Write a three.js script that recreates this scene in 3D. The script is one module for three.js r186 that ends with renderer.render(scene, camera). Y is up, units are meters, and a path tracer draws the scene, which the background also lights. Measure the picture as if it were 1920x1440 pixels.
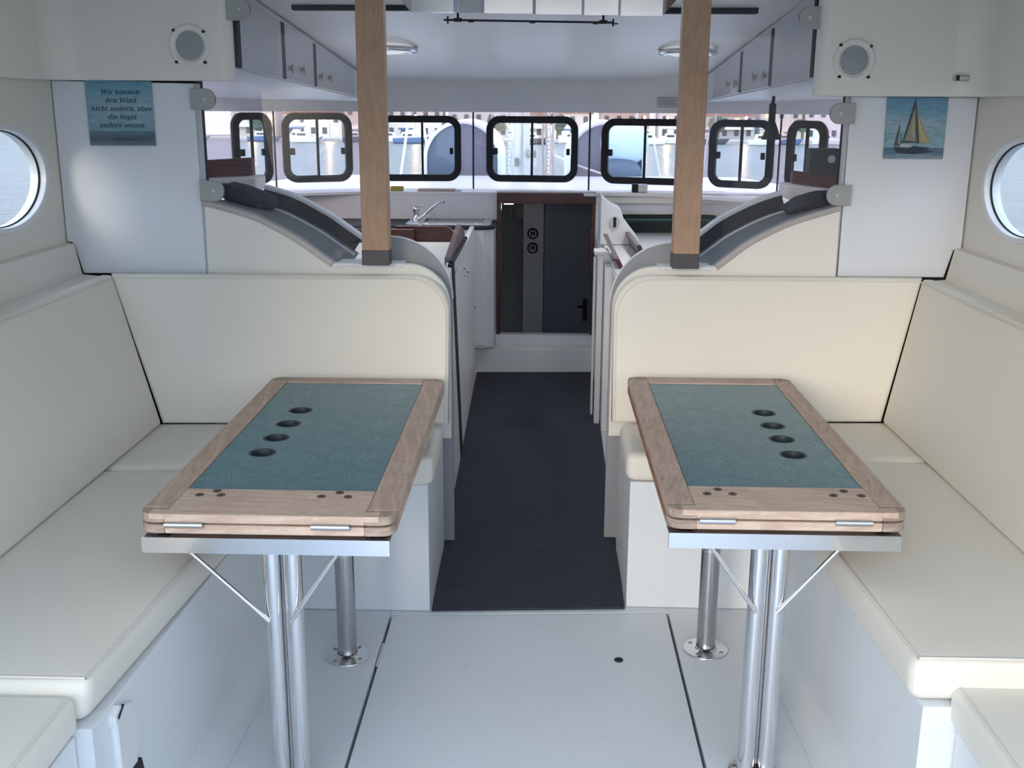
import * as THREE from 'three';
import { mergeGeometries, mergeVertices } from 'three/addons/utils/BufferGeometryUtils.js';
import { RoundedBoxGeometry } from 'three/addons/geometries/RoundedBoxGeometry.js';
import { ImprovedNoise } from 'three/addons/math/ImprovedNoise.js';

// ---------------------------------------------------------------- camera, sky, light, exposure
const scene = new THREE.Scene();
const camera = new THREE.PerspectiveCamera(2 * Math.atan(720 / 2000) * 180 / Math.PI, 4 / 3, 0.05, 2000);
camera.position.set(0, 1.6, 0);
camera.rotation.order = 'YXZ';
camera.rotation.set(-14.6 * Math.PI / 180, 1.57 * Math.PI / 180, 0.3 * Math.PI / 180);
const renderer = new THREE.WebGLRenderer({ antialias: true });
renderer.toneMapping = THREE.LinearToneMapping;
renderer.toneMappingExposure = 2.45;
renderer.shadowMap.enabled = true;
renderer.shadowMap.type = THREE.PCFSoftShadowMap;
const noise = new ImprovedNoise();
function fbm(x, y, z = 0.5, o = 4) { let s = 0, a = 0.5, f = 1; for (let i = 0; i < o; i++) { s += a * noise.noise(x * f, y * f, z + i * 7.3); a *= 0.5; f *= 2; } return s; }
{ // a high, even evening overcast: pale near the horizon, bluer overhead
  const W = 256, H = 128, d = new Float32Array(W * H * 4);
  const hor = [0.60, 0.655, 0.745], zen = [0.84, 1.07, 1.38], SKY = 1.12;
  for (let j = 0; j < H; j++) for (let i = 0; i < W; i++) {
    const e = ((j + 0.5) / H - 0.5) * Math.PI, a = ((i + 0.5) / W) * 2 * Math.PI, t = Math.pow(Math.max(0, Math.sin(e)), 0.9);
    const c = 1 + 0.16 * fbm(3 * Math.cos(a) * Math.cos(e), 5 * Math.sin(e), 3 * Math.sin(a) * Math.cos(e));
    for (let k = 0; k < 3; k++) d[(j * W + i) * 4 + k] = SKY * c * (hor[k] + (zen[k] - hor[k]) * t);
    d[(j * W + i) * 4 + 3] = 1;
  }
  const t = new THREE.DataTexture(d, W, H, THREE.RGBAFormat, THREE.FloatType);
  t.mapping = THREE.EquirectangularReflectionMapping; t.magFilter = t.minFilter = THREE.LinearFilter; t.wrapS = THREE.RepeatWrapping; t.needsUpdate = true;
  scene.background = t; scene.environment = t;
}
const sun = new THREE.DirectionalLight(new THREE.Color().setRGB(1, 0.84, 0.66), 0.6); // low evening sun through thin cloud, astern
sun.position.set(-4.4, 3.9, 9.3); sun.target.position.set(0, 0.8, -3);
sun.castShadow = true; sun.shadow.radius = 34; sun.shadow.mapSize.set(2048, 2048);
Object.assign(sun.shadow.camera, { left: -6, right: 6, top: 6, bottom: -6, near: 0.5, far: 30 });
sun.name = 'sun'; scene.add(sun, sun.target);

// ---------------------------------------------------------------- helpers
let seed = 7;
const rnd = () => { seed = (seed * 1664525 + 1013904223) >>> 0; return seed / 4294967296; };
const used = {};
function numbered(name) { const n = used[name] ?? 0; used[name] = n + 1; return n ? name + '_' + String(n).padStart(3, '0') : name; }
const V = (x, y, z) => new THREE.Vector3(x, y, z);
function thing(name, label, category, [x, y, z] = [0, 0, 0], group) {
  const o = new THREE.Group(); o.name = numbered(name); o.position.set(x, y, z); scene.add(o);
  o.userData = { label, category }; if (group) o.userData.group = group;
  return o;
}
function struct(name, [x, y, z] = [0, 0, 0]) { const o = new THREE.Group(); o.name = name; o.position.set(x, y, z); o.userData = { kind: 'structure' }; scene.add(o); return o; }
function uvBox(g, grain) { // uv in metres, projected along the dominant axis; grain = axis along which u runs
  if (g.index) g = g.toNonIndexed();
  const p = g.attributes.position, n = g.attributes.normal, uv = new Float32Array(p.count * 2);
  for (let i = 0; i < p.count; i += 3) {
    const a = [0, 0, 0];
    for (let k = 0; k < 3; k++) { a[0] += Math.abs(n.getX(i + k)); a[1] += Math.abs(n.getY(i + k)); a[2] += Math.abs(n.getZ(i + k)); }
    const m = a[0] >= a[1] && a[0] >= a[2] ? 0 : a[1] >= a[2] ? 1 : 2;
    let [b, c] = m === 0 ? [2, 1] : m === 1 ? [0, 2] : [0, 1];
    if (grain !== undefined && c === grain) [b, c] = [c, b];
    for (let k = 0; k < 3; k++) { const q = [p.getX(i + k), p.getY(i + k), p.getZ(i + k)]; uv[(i + k) * 2] = q[b]; uv[(i + k) * 2 + 1] = q[c]; }
  }
  g.setAttribute('uv', new THREE.BufferAttribute(uv, 2));
  return g;
}
const wp = new THREE.Vector3();
function part(name, geo, mat, parent, grain, keepUv) { // geometry in world coordinates, re-centred on its parent
  if (Array.isArray(geo)) geo = mergeGeometries(geo.map((g) => { g = g.index ? g.toNonIndexed() : g; for (const k of Object.keys(g.attributes)) if (!['position', 'normal', 'uv'].includes(k)) g.deleteAttribute(k); return g; }));
  if (!keepUv) geo = uvBox(geo, grain);
  const m = new THREE.Mesh(geo, mat); m.name = name; m.castShadow = m.receiveShadow = true;
  if (parent) { wp.set(0, 0, 0); for (let q = parent; q; q = q.parent) wp.add(q.position); geo.translate(-wp.x, -wp.y, -wp.z); parent.add(m); }
  return m;
}
function solo(name, label, category, geo, mat, group, grain, keepUv) { // a thing that is one mesh
  if (Array.isArray(geo)) geo = mergeGeometries(geo.map((g) => (g.index ? g.toNonIndexed() : g)));
  geo.computeBoundingBox(); const b = geo.boundingBox, c = b.getCenter(V(0, 0, 0)); c.y = b.min.y;
  if (!keepUv) geo = uvBox(geo, grain);
  const m = new THREE.Mesh(geo, mat); m.name = numbered(name); geo.translate(-c.x, -c.y, -c.z); m.position.copy(c); m.castShadow = m.receiveShadow = true;
  m.userData = { label, category }; if (group) m.userData.group = group; scene.add(m); return m;
}
function wall(name, geo, mat, grain) { const o = struct(name); part(name + '_shell', geo, mat, o, grain); return o; }
function sheet(name, geo, mat, grain, keepUv) { if (Array.isArray(geo)) geo = mergeGeometries(geo.map((g) => (g.index ? g.toNonIndexed() : g))); const m = new THREE.Mesh(keepUv ? geo : uvBox(geo, grain), mat); m.name = name; m.castShadow = m.receiveShadow = true; m.userData = { kind: 'structure' }; scene.add(m); return m; }
function B(x0, x1, y0, y1, z0, z1, r = 0.003, s = 2) {
  const w = Math.abs(x1 - x0), h = Math.abs(y1 - y0), d = Math.abs(z1 - z0); r = Math.min(r, w / 2.01, h / 2.01, d / 2.01);
  const g = r > 0 ? new RoundedBoxGeometry(w, h, d, s, r) : new THREE.BoxGeometry(w, h, d);
  return g.translate((x0 + x1) / 2, (y0 + y1) / 2, (z0 + z1) / 2);
}
function CY(a, b, r, r2 = r, seg = 20) {
  const A = V(...a), D = V(...b).sub(A), g = new THREE.CylinderGeometry(r2, r, D.length(), seg);
  return g.applyQuaternion(new THREE.Quaternion().setFromUnitVectors(V(0, 1, 0), D.clone().normalize())).translate(A.x + D.x / 2, A.y + D.y / 2, A.z + D.z / 2);
}
function TB(pts, r, seg = 40, rad = 8, closed = false, tension = 0.5) { return new THREE.TubeGeometry(new THREE.CatmullRomCurve3(pts.map((p) => V(...p)), closed, 'catmullrom', tension), seg, r, rad, closed); }
function sh(pts) { const s = new THREE.Shape(); pts.forEach(([x, y], i) => (i ? s.lineTo(x, y) : s.moveTo(x, y))); s.closePath(); return s; }
function rr(x0, y0, x1, y1, r, P = THREE.Shape) {
  const s = new P(), [a, b, c, d] = Array.isArray(r) ? r : [r, r, r, r]; // radii: bottom left, bottom right, top right, top left
  s.moveTo(x0 + a, y0); s.lineTo(x1 - b, y0); if (b) s.absarc(x1 - b, y0 + b, b, -Math.PI / 2, 0); s.lineTo(x1, y1 - c); if (c) s.absarc(x1 - c, y1 - c, c, 0, Math.PI / 2);
  s.lineTo(x0 + d, y1); if (d) s.absarc(x0 + d, y1 - d, d, Math.PI / 2, Math.PI); s.lineTo(x0, y0 + a); if (a) s.absarc(x0 + a, y0 + a, a, Math.PI, Math.PI * 1.5);
  return s;
}
function ex(shape, depth, bevel = 0, cs = 12, bs = 2) { return new THREE.ExtrudeGeometry(shape, { depth: depth - 2 * bevel, bevelEnabled: bevel > 0, bevelSize: bevel, bevelThickness: bevel, bevelOffset: -bevel, bevelSegments: bs, curveSegments: cs }).translate(0, 0, bevel); }
const exXY = (shape, z0, z1, bevel, cs, bs) => ex(shape, Math.abs(z1 - z0), bevel, cs, bs).translate(0, 0, Math.min(z0, z1));
const exYZ = (pts, x0, x1, bevel) => ex(sh(pts.map(([z, y]) => [-z, y])), Math.abs(x1 - x0), bevel).rotateY(Math.PI / 2).translate(Math.min(x0, x1), 0, 0); // points [z, y]
const exXZ = (pts, y0, y1, bevel, cs) => ex(pts instanceof THREE.Shape ? pts : sh(pts.map(([x, z]) => [x, -z])), Math.abs(y1 - y0), bevel, cs).rotateX(-Math.PI / 2).translate(0, Math.min(y0, y1), 0); // points [x, z]
function warp(g, f) { const p = g.attributes.position; for (let i = 0; i < p.count; i++) p.setXYZ(i, ...f(p.getX(i), p.getY(i), p.getZ(i))); g.computeVertexNormals(); return g; }
// upholstered pad: a rounded box mapped onto eight corners c[u][v][w]; bulge lifts the v = 1 face (puff) and the surface has slight slack
function pad(c, r, bulge = 0.008, slack = 0.0015) {
  const C = c.map((a) => a.map((b) => b.map((q) => V(...q))));
  const L = [C[1][0][0].distanceTo(C[0][0][0]), C[0][1][0].distanceTo(C[0][0][0]), C[0][0][1].distanceTo(C[0][0][0])];
  const cuts = (l, mid) => { const o = []; for (let i = 0; i < 5; i++) o.push(r * (1 - Math.cos((i / 4) * Math.PI / 2))); for (let i = 1; i < mid; i++) o.push(r + (l - 2 * r) * i / mid); for (let i = 4; i >= 0; i--) o.push(l - r * (1 - Math.cos((i / 4) * Math.PI / 2))); return o; };
  const N = [cuts(L[0], 18), cuts(L[1], 3), cuts(L[2], 18)];
  let g = new THREE.BoxGeometry(1, 1, 1, N[0].length - 1, N[1].length - 1, N[2].length - 1);
  g.deleteAttribute('uv'); g.deleteAttribute('normal'); g = mergeVertices(g, 1e-5);
  const p = g.attributes.position, t = V(0, 0, 0), q = V(0, 0, 0);
  for (let i = 0; i < p.count; i++) {
    const a = [p.getX(i), p.getY(i), p.getZ(i)].map((v, k) => N[k][Math.round((v + 0.5) * (N[k].length - 1))]);
    q.set(...a.map((v, k) => Math.min(L[k] - r, Math.max(r, v)))); t.set(...a).sub(q);
    if (t.lengthSq() > 1e-12) t.setLength(r); t.add(q);
    let [u, v, w] = [t.x / L[0], t.y / L[1], t.z / L[2]];
    const env = Math.max(0, 1 - (2 * u - 1) ** 4) * Math.max(0, 1 - (2 * w - 1) ** 4);
    v += (v > 0.5 ? 1 : 0) * (bulge * env + slack * fbm(t.x * 5, t.z * 5, c[0][0][0][0] * 3) * 4 * env) / L[1];
    const e = [0, 0, 0];
    for (let A = 0; A < 2; A++) for (let Bq = 0; Bq < 2; Bq++) for (let D = 0; D < 2; D++) { const k = (A ? u : 1 - u) * (Bq ? v : 1 - v) * (D ? w : 1 - w), m = C[A][Bq][D]; e[0] += k * m.x; e[1] += k * m.y; e[2] += k * m.z; }
    p.setXYZ(i, ...e);
  }
  g.computeVertexNormals();
  const a = C[1][0][0].clone().sub(C[0][0][0]), b = C[0][1][0].clone().sub(C[0][0][0]), d = C[0][0][1].clone().sub(C[0][0][0]);
  if (a.cross(b).dot(d) < 0) { const ix = g.index.array; for (let i = 0; i < ix.length; i += 3) [ix[i], ix[i + 1]] = [ix[i + 1], ix[i]]; g.computeVertexNormals(); }
  return g;
}
const lerp = (a, b, t) => a + (b - a) * t;

// ---------------------------------------------------------------- materials
function tex(size, rep, f, srgb = true) { // f(u, v) in 0..1 -> [r, g, b] 0..1 or a number
  const d = new Uint8Array(size * size * 4);
  for (let j = 0; j < size; j++) for (let i = 0; i < size; i++) { let c = f(i / size, j / size); if (typeof c === 'number') c = [c, c, c]; for (let k = 0; k < 3; k++) d[(j * size + i) * 4 + k] = Math.max(0, Math.min(255, c[k] * 255)); d[(j * size + i) * 4 + 3] = 255; }
  const t = new THREE.DataTexture(d, size, size); t.wrapS = t.wrapT = THREE.RepeatWrapping; t.magFilter = THREE.LinearFilter; t.minFilter = THREE.LinearMipmapLinearFilter; t.generateMipmaps = true;
  if (srgb) t.colorSpace = THREE.SRGBColorSpace; t.repeat.set(1 / rep, 1 / rep); t.needsUpdate = true; return t;
}
const per = (u, v, n, z) => { const a = u * 2 * Math.PI, b = v * 2 * Math.PI, R = n / (2 * Math.PI); return noise.noise(R * Math.cos(a) + z, R * Math.sin(a) + R * Math.cos(b) * 0.9 + 5, R * Math.sin(b) + z * 2.1); };
const lin = (r, g, b) => new THREE.Color().setRGB(r, g, b);
const std = (o) => new THREE.MeshStandardMaterial(o), phy = (o) => new THREE.MeshPhysicalMaterial(o);
const peel = tex(256, 0.35, (u, v) => 0.5 + 0.25 * per(u, v, 14, 1) + 0.2 * per(u, v, 40, 9), false);
const leather = tex(256, 0.09, (u, v) => 0.5 + 0.3 * per(u, v, 40, 3) + 0.2 * per(u, v, 80, 6), false);
const scuff = tex(512, 1.1, (u, v) => { const s = Math.max(0, per(u, v, 9, 4) * per(u, v, 50, 2)) * 0.9; const k = 1 - 0.035 * s - 0.012 * per(u, v, 6, 8); return [k, k, k * 0.995]; });
const gel = (c, rough = 0.38, map = null) => std({ color: c, roughness: rough, bumpMap: peel, bumpScale: 0.0005, map });
const M = {
  deck: gel(lin(0.75, 0.79, 0.83), 0.4, scuff),
  white: gel(lin(0.77, 0.79, 0.81), 0.35),
  cream: gel(lin(0.83, 0.81, 0.755), 0.36),
  creamWall: gel(lin(0.78, 0.755, 0.69), 0.4),
  board: std({ color: lin(0.77, 0.8, 0.85), roughness: 0.42 }),
  grey: gel(lin(0.72, 0.73, 0.74), 0.4),
  pale: gel(lin(0.84, 0.845, 0.845), 0.36),
  sill: gel(lin(0.115, 0.135, 0.145), 0.5),
  black: std({ color: lin(0.014, 0.015, 0.018), roughness: 0.8 }),
  gap: std({ color: lin(0.02, 0.02, 0.024), roughness: 0.9 }),
  rubber: std({ color: lin(0.02, 0.022, 0.03), roughness: 0.75 }),
  vinyl: std({ color: lin(0.79, 0.76, 0.685), roughness: 0.5, bumpMap: leather, bumpScale: 0.0003 }),
  piping: std({ color: lin(0.74, 0.71, 0.64), roughness: 0.5 }),
  steel: std({ color: lin(0.72, 0.72, 0.74), roughness: 0.13, metalness: 1 }),
  brushed: std({ color: lin(0.62, 0.63, 0.66), roughness: 0.3, metalness: 1 }),
  dullSteel: std({ color: lin(0.36, 0.34, 0.33), roughness: 0.45, metalness: 0.9 }),
  trim: std({ color: lin(0.40, 0.37, 0.36), roughness: 0.4, metalness: 0.6 }),
  plastic: std({ color: lin(0.55, 0.57, 0.58), roughness: 0.35 }),
  clearClip: phy({ color: lin(0.55, 0.57, 0.57), roughness: 0.3, transmission: 0.35, thickness: 0 }),
  pane: phy({ color: lin(0.95, 0.95, 0.97), roughness: 0.0, transmission: 1, thickness: 0, ior: 1.25 }),
  glazing: phy({ color: lin(0.96, 0.905, 0.93), roughness: 0.02, transmission: 0.85, thickness: 0, ior: 1.49 }),
  glass: phy({ color: lin(0.97, 0.99, 1), roughness: 0.0, transmission: 1, thickness: 0, ior: 1.5 }),
  carpet: std({ color: lin(1, 1, 1), roughness: 1, map: tex(512, 0.5, (u, v) => { const k = per(u, v, 90, 3) * 0.05 + per(u, v, 12, 5) * 0.012; return [0.225 + k, 0.232 + k, 0.278 + k]; }), bumpMap: tex(256, 0.12, (u, v) => 0.5 + 0.5 * per(u, v, 60, 2), false), bumpScale: 0.002 }),
  laminate: std({ roughness: 0.32, map: tex(512, 0.3, (u, v) => { const k = per(u, v, 90, 3) * 0.13 + per(u, v, 160, 8) * 0.16 + 0.04 * per(u, v, 8, 2); return [0.32 + k, 0.485 + k, 0.52 + k]; }) }),
  cabin: gel(lin(0.45, 0.46, 0.48), 0.5),
  cabinDoor: std({ color: lin(0.20, 0.23, 0.28), roughness: 0.5 }),
  column: gel(lin(0.56, 0.56, 0.57), 0.5),
  recess: std({ color: lin(0.02, 0.03, 0.03), roughness: 0.6 }),
  greenGlass: std({ color: lin(0.09, 0.16, 0.15), roughness: 0.15 }),
  water: phy({ color: lin(0.035, 0.055, 0.07), ior: 1.33, specularIntensity: 0.24, roughness: 0.25, bumpMap: tex(512, 7, (u, v) => 0.5 + 0.3 * per(u, v, 12, 3) + 0.2 * per(u, v, 40, 6), false), bumpScale: 0.12 }),
  podDoor: std({ color: lin(0.10, 0.12, 0.175), roughness: 0.6 }), hood: gel(lin(0.72, 0.74, 0.77), 0.4), paleBlue: gel(lin(0.5, 0.6, 0.7), 0.35),
  mastWhite: std({ color: lin(0.64, 0.62, 0.58), roughness: 0.45 }), rope: std({ color: lin(0.62, 0.58, 0.52), roughness: 0.9 }), rope2: std({ color: lin(0.5, 0.36, 0.34), roughness: 0.9 }),
  quay: std({ color: lin(0.42, 0.41, 0.39), roughness: 0.9 }), roof: std({ color: lin(0.32, 0.17, 0.11), roughness: 0.9 }), farWin: std({ color: lin(0.04, 0.05, 0.06), roughness: 0.3 }), litWin: std({ color: lin(0.8, 0.5, 0.2), emissive: lin(1, 0.6, 0.22), emissiveIntensity: 1.6 }),
  awning: std({ color: lin(0.6, 0.55, 0.5), roughness: 0.9 }), leaf: std({ color: lin(0.05, 0.085, 0.045), roughness: 0.9 }), trunk: std({ color: lin(0.12, 0.09, 0.06), roughness: 0.9 }),
  hullBlue: std({ color: lin(0.06, 0.12, 0.28), roughness: 0.4 }), hullDark: std({ color: lin(0.04, 0.045, 0.06), roughness: 0.4 }), lamp: std({ color: lin(1, 0.8, 0.5), emissive: lin(1, 0.62, 0.25), emissiveIntensity: 5 }),
  lens: std({ color: lin(0.6, 0.62, 0.64), roughness: 0.35, emissive: lin(0.95, 0.97, 1), emissiveIntensity: 0.15 }),
  partition: gel(lin(0.33, 0.345, 0.365), 0.4),
  satin: std({ color: lin(0.50, 0.49, 0.50), roughness: 0.24, metalness: 1 }),
  shoe: std({ color: lin(0.09, 0.085, 0.088), roughness: 0.5, metalness: 0.5 }),
  farWhite: std({ color: lin(0.74, 0.75, 0.76), roughness: 0.5 }),
  polished: std({ color: lin(0.56, 0.60, 0.66), roughness: 0.16, metalness: 1 }),
  navy: std({ color: lin(0.02, 0.025, 0.045), roughness: 0.95 }),
};
const wood = (base, dark, rough, rep = 0.5, k = 1) => std({ roughness: rough, map: tex(512, rep, (u, v) => {
  const w = per(u, v, 3, 2) * 0.06, g = per(u * 0.12 % 1, v + w, 46, 5) * 0.6 + per(u * 0.3 % 1, v, 110, 9) * 0.4, s = Math.max(0, per(u, v, 7, 12)) * 0.35;
  const t = Math.max(0, Math.min(1, 0.35 + k * g * 0.8 + s)); return [0, 1, 2].map((i) => lerp(base[i], dark[i], t));
}), bumpMap: tex(256, rep, (u, v) => 0.5 + 0.5 * per(u * 0.15 % 1, v, 60, 5), false), bumpScale: 0.0006 });
M.teak = wood([0.80, 0.715, 0.655], [0.64, 0.55, 0.49], 0.7);
M.teakEnd = wood([0.72, 0.65, 0.60], [0.54, 0.47, 0.42], 0.75);
M.teakOrange = wood([0.69, 0.5, 0.38], [0.47, 0.33, 0.25], 0.6);
M.post = wood([0.745, 0.62, 0.515], [0.63, 0.50, 0.41], 0.55, 0.5, 0.6);
M.mahogany = wood([0.36, 0.19, 0.16], [0.2, 0.09, 0.08], 0.35);
M.railWood = wood([0.47, 0.34, 0.33], [0.32, 0.21, 0.21], 0.5);
M.greyWood = wood([0.5, 0.42, 0.42], [0.36, 0.28, 0.28], 0.6);

M.grille = std({ color: lin(0.9, 0.9, 0.9), roughness: 0.6, map: tex(256, 0.032, (u, v) => { const a = (u * 8) % 1 - 0.5, b = (v * 8) % 1 - 0.5; return Math.hypot(a, b) < 0.24 ? [0.36, 0.38, 0.39] : [0.69, 0.72, 0.73]; }) });
M.cupRingShade = std({ color: lin(0.025, 0.04, 0.05), roughness: 0.5 });  // dark colour stands in for the shade inside the cup holes
M.dowel = std({ color: lin(0.07, 0.05, 0.045), roughness: 0.7 });
M.teakLight = wood([0.85, 0.765, 0.70], [0.72, 0.62, 0.555], 0.7);
M.plasticDoor = gel(lin(0.5, 0.515, 0.525), 0.3);
// ---------------------------------------------------------------- cockpit shell
const xL = (z) => -0.3495 + (z + 3.177) * 0.01525, xR = (z) => 0.289 - (z + 3.217) * 0.0115; // the two sides of the gangway
{
  const f = struct('floor');
  part('bilge', B(-2.2, 2.0, -0.12, -0.045, -7.0, 1.2, 0), M.gap, f);
  part('sole_panel', exXZ([[-1.7, 0.6], [-0.479, 0.6], [-0.479, -3.148], [-0.479, -3.9], [-1.7, -3.9]], -0.05, 0, 0.002), M.deck, f);
  part('sole_panel', exXZ([[0.429, 0.6], [1.5, 0.6], [1.5, -3.9], [0.429, -3.9]], -0.05, 0, 0.002), M.deck, f);
  part('sole_panel', exXZ([[-0.479, -3.152], [0.429, -3.203], [0.429, -3.9], [-0.479, -3.9]], -0.05, 0, 0.001), M.deck, f);
  part('sole_panel', exXZ([[-2.2, -3.9], [2.0, -3.9], [2.0, -6.6], [-2.2, -6.6]], -0.05, 0, 0), M.grey, f);
  const h = thing('floor_hatch', 'large white floor hatch lid between the table legs with a black lifting ring', 'hatch', [-0.025, 0, -1.9]);
  part('lid', exXZ([[-0.47, 0.5], [0.42, 0.5], [0.42, -3.197], [-0.47, -3.146]], -0.03, 0, 0.003), M.deck, h);
  part('lifting_ring', [new THREE.TorusGeometry(0.0105, 0.003, 8, 24).rotateX(Math.PI / 2).translate(0.244, 0.001, -2.883), CY([0.244, 0, -2.883], [0.244, 0.0015, -2.883], 0.0105)], M.black, h);
  part('screw', CY([-0.206, 0, -2.823], [-0.206, 0.0012, -2.823], 0.004), M.plastic, h);
  part('latch', B(-0.476, -0.468, -0.004, 0.001, -2.96, -2.82, 0.001), M.brushed, h);
}
solo('aisle_carpet', 'charcoal carpet runner along the gangway between the benches', 'carpet', exXZ([[-0.346, -3.177], [0.286, -3.217], [0.324, -6.43], [-0.394, -6.39]], 0.0005, 0.009, 0.002), M.carpet);

const OV = 1.85; // the side lights are oval
function porthole(shape, z, y, r) { const h = new THREE.Path(); h.absellipse(-z, y, r * OV, r, 0, Math.PI * 2, true); shape.holes.push(h); return shape; }
// side walls with round openings (extruded in x), the lower coaming stands proud of them
const ports = [[-1.655, -1, -3.29, 1.374, 0.16, 'wall_left', 1], [1.455, 1, -3.34, 1.36, 0.155, 'wall_right', 2]];
for (const [x, s, zc, yc, r, name, n] of ports) {
  const dz = s < 0 ? 0 : -0.06, shp = porthole(sh([[3.62 - dz + 0.1, 0.0], [3.62 - dz + 0.1, 2.02], [1.0, 2.02], [0.9, 1.5], [0.7, 1.16], [-0.6, 1.12], [-0.6, 0.0]]), zc, yc, r);
  const g = ex(shp, 0.05, 0, 40).rotateY(Math.PI / 2).translate(s < 0 ? x - 0.05 : x, 0, 0);
  const o = wall(name, g, M.creamWall);
  // coaming: a step below the window and a shelf behind the backrest
  const xi = x - s * 0.035, pts = [[x + s * 0.01, 1.135], [xi, 1.132], [xi - s * 0.02, 1.025], [xi - s * 0.08, 1.02], [xi - s * 0.08, 0.0], [x + s * 0.01, 0.0]];
  part('coaming', exXY(sh(s < 0 ? pts : pts.reverse()), -3.655 + dz, 0.55, 0.004), M.creamWall, o);
  // window ring and pane
  const w = struct('window_' + n, [x, yc, zc]);
  const ring = new THREE.Shape(); ring.absarc(0, 0, r + 0.006, 0, Math.PI * 2); const hole = new THREE.Path(); hole.absarc(0, 0, r - 0.012, 0, Math.PI * 2, true); ring.holes.push(hole);
  part('window_ring', ex(ring, 0.056, 0.003, 40).scale(OV, 1, 1).rotateY(Math.PI / 2).translate(x - (s < 0 ? 0.052 : 0.004), yc, zc), M.white, w);
  part('seal', new THREE.TorusGeometry(r - 0.012, 0.0035, 8, 60).scale(OV, 1, 1).rotateY(Math.PI / 2).translate(x + s * 0.02, yc, zc), M.rubber, w);
  part('pane', new THREE.CylinderGeometry(r - 0.01, r - 0.01, 0.004, 48).rotateZ(Math.PI / 2).scale(1, 1, OV).translate(x + s * 0.025, yc, zc), M.glass, w);
}
// roof over the forward cockpit, with thickness
sheet('ceiling', B(-1.72, 1.52, 2.02, 2.09, -3.74, -0.55, 0.01), M.cream);

// ---------------------------------------------------------------- overhead panels (dropped headliner) with loudspeakers
function overhead(s, xi, xo, z, yb, label) {
  const o = thing('overhead_locker', label, 'locker', [(xi + xo) / 2, yb, z], undefined);
  // plan outline: face, rounded inner edge, coved outer corner that runs aft along the wall
  const P = new THREE.Shape(), X = (x) => x * -s; // drawn for the port side, mirrored by sign
  const pts = [];
  const a = Math.abs(xi), b = Math.abs(xo), r = 0.035, R = 0.1, dep = 0.064, t = 0.03;
  for (let i = 0; i <= 8; i++) { const q = i / 8 * Math.PI / 2; pts.push([a + r - r * Math.sin(q), z - r + r * Math.cos(q) ]); }
  pts.push([a, z - dep]); pts.push([b, z - dep]); pts.push([b, -0.6]); pts.push([b - t, -0.6]);
  for (let i = 0; i <= 10; i++) { const q = i / 10 * Math.PI / 2; pts.push([b - t - R + R * Math.cos(q), z + R - R * Math.sin(q)]); }
  const out = pts.map(([x, zz]) => [s * x, zz]);
  part('headliner_panel', exXZ(s > 0 ? out : out.reverse(), yb, 2.019, 0.006), M.cream, o);
  return o;
}
const ovL = overhead(-1, 1.034, 1.652, -3.632, 1.676, 'cream overhead locker above the verse tile, with a round loudspeaker');
const ovR = overhead(1, 0.9, 1.452, -3.672, 1.637, 'cream overhead locker above the sailing boat tile, with a chrome catch');
part('catch', [B(1.335, 1.385, 1.686, 1.706, -3.671, -3.645, 0.006), B(1.382, 1.417, 1.680, 1.715, -3.671, -3.655, 0.004)], M.satin, ovR); part('catch_slot', B(1.338, 1.35, 1.688, 1.704, -3.646, -3.6435, 0.001), M.black, ovR); part('catch_slot', B(1.392, 1.407, 1.688, 1.708, -3.656, -3.6535, 0.001), M.black, ovR);
function speaker(x, y, z, label) {
  const o = thing('loudspeaker', label, 'speaker', [x, y, z]);
  part('bezel', new THREE.LatheGeometry([[0.05, 0], [0.052, 0.006], [0.06, 0.009], [0.067, 0.006], [0.069, 0]].map(([a, b]) => new THREE.Vector2(a, b)), 48).rotateX(Math.PI / 2).translate(x, y, z), M.cream, o);
  const n = 600, dots = []; // perforated grille
  part('grille', new THREE.SphereGeometry(0.16, 40, 10, 0, Math.PI * 2, 0, 0.33).translate(0, -0.151, 0).rotateX(Math.PI / 2).translate(x, y, z - 0.002), M.grille, o);
  for (const [a, b] of [[-0.048, 0.047], [0.05, 0.043], [-0.045, -0.052], [0.049, -0.053]]) part('screw', CY([x + a, y + b, z], [x + a, y + b, z + 0.01], 0.005, 0.0045, 12), M.black, o);
}
speaker(-1.163, 1.787, -3.632, 'round loudspeaker with four black screws above the verse tile');
speaker(1.013, 1.751, -3.672, 'round loudspeaker with grey mesh grille beside the chrome catch');

// ---------------------------------------------------------------- bulkhead: white boards, tiles, lower panels
{
  const L = [[-1.652, 1.675], [-1.172, 1.668], [-1.171, 1.028], [-1.605, 1.026], [-1.63, 1.13], [-1.652, 1.138]];
  solo('side_board', 'white laminate board behind the verse tile beside the round window', 'board', exXY(sh(L.slice().reverse()), -3.7, -3.672, 0.002), M.board);
  const R = [[1.03, 1.637], [1.45, 1.636], [1.45, 1.13], [1.424, 1.125], [1.4, 1.03], [1.034, 1.03]];
  solo('side_board', 'white laminate board behind the sailing boat tile', 'board', exXY(sh(R.slice().reverse()), -3.76, -3.732, 0.002), M.board);
  sheet('trim_1', [B(-1.172, -1.158, 1.03, 1.668, -3.7, -3.675, 0.003), B(1.018, 1.03, 1.03, 1.637, -3.76, -3.735, 0.003)], M.plastic);
  sheet('wall_bulkhead', [B(-1.70, -1.16, 0, 2.02, -3.735, -3.702, 0), B(1.02, 1.48, 0, 2.02, -3.795, -3.762, 0)], M.gap);
}
const artUv = (g, x0, x1, y0, y1) => { const p = g.attributes.position, u = g.attributes.uv; for (let i = 0; i < p.count; i++) u.setXY(i, (p.getX(i) - x0) / (x1 - x0), (p.getY(i) - y0) / (y1 - y0)); return g; };
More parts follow.
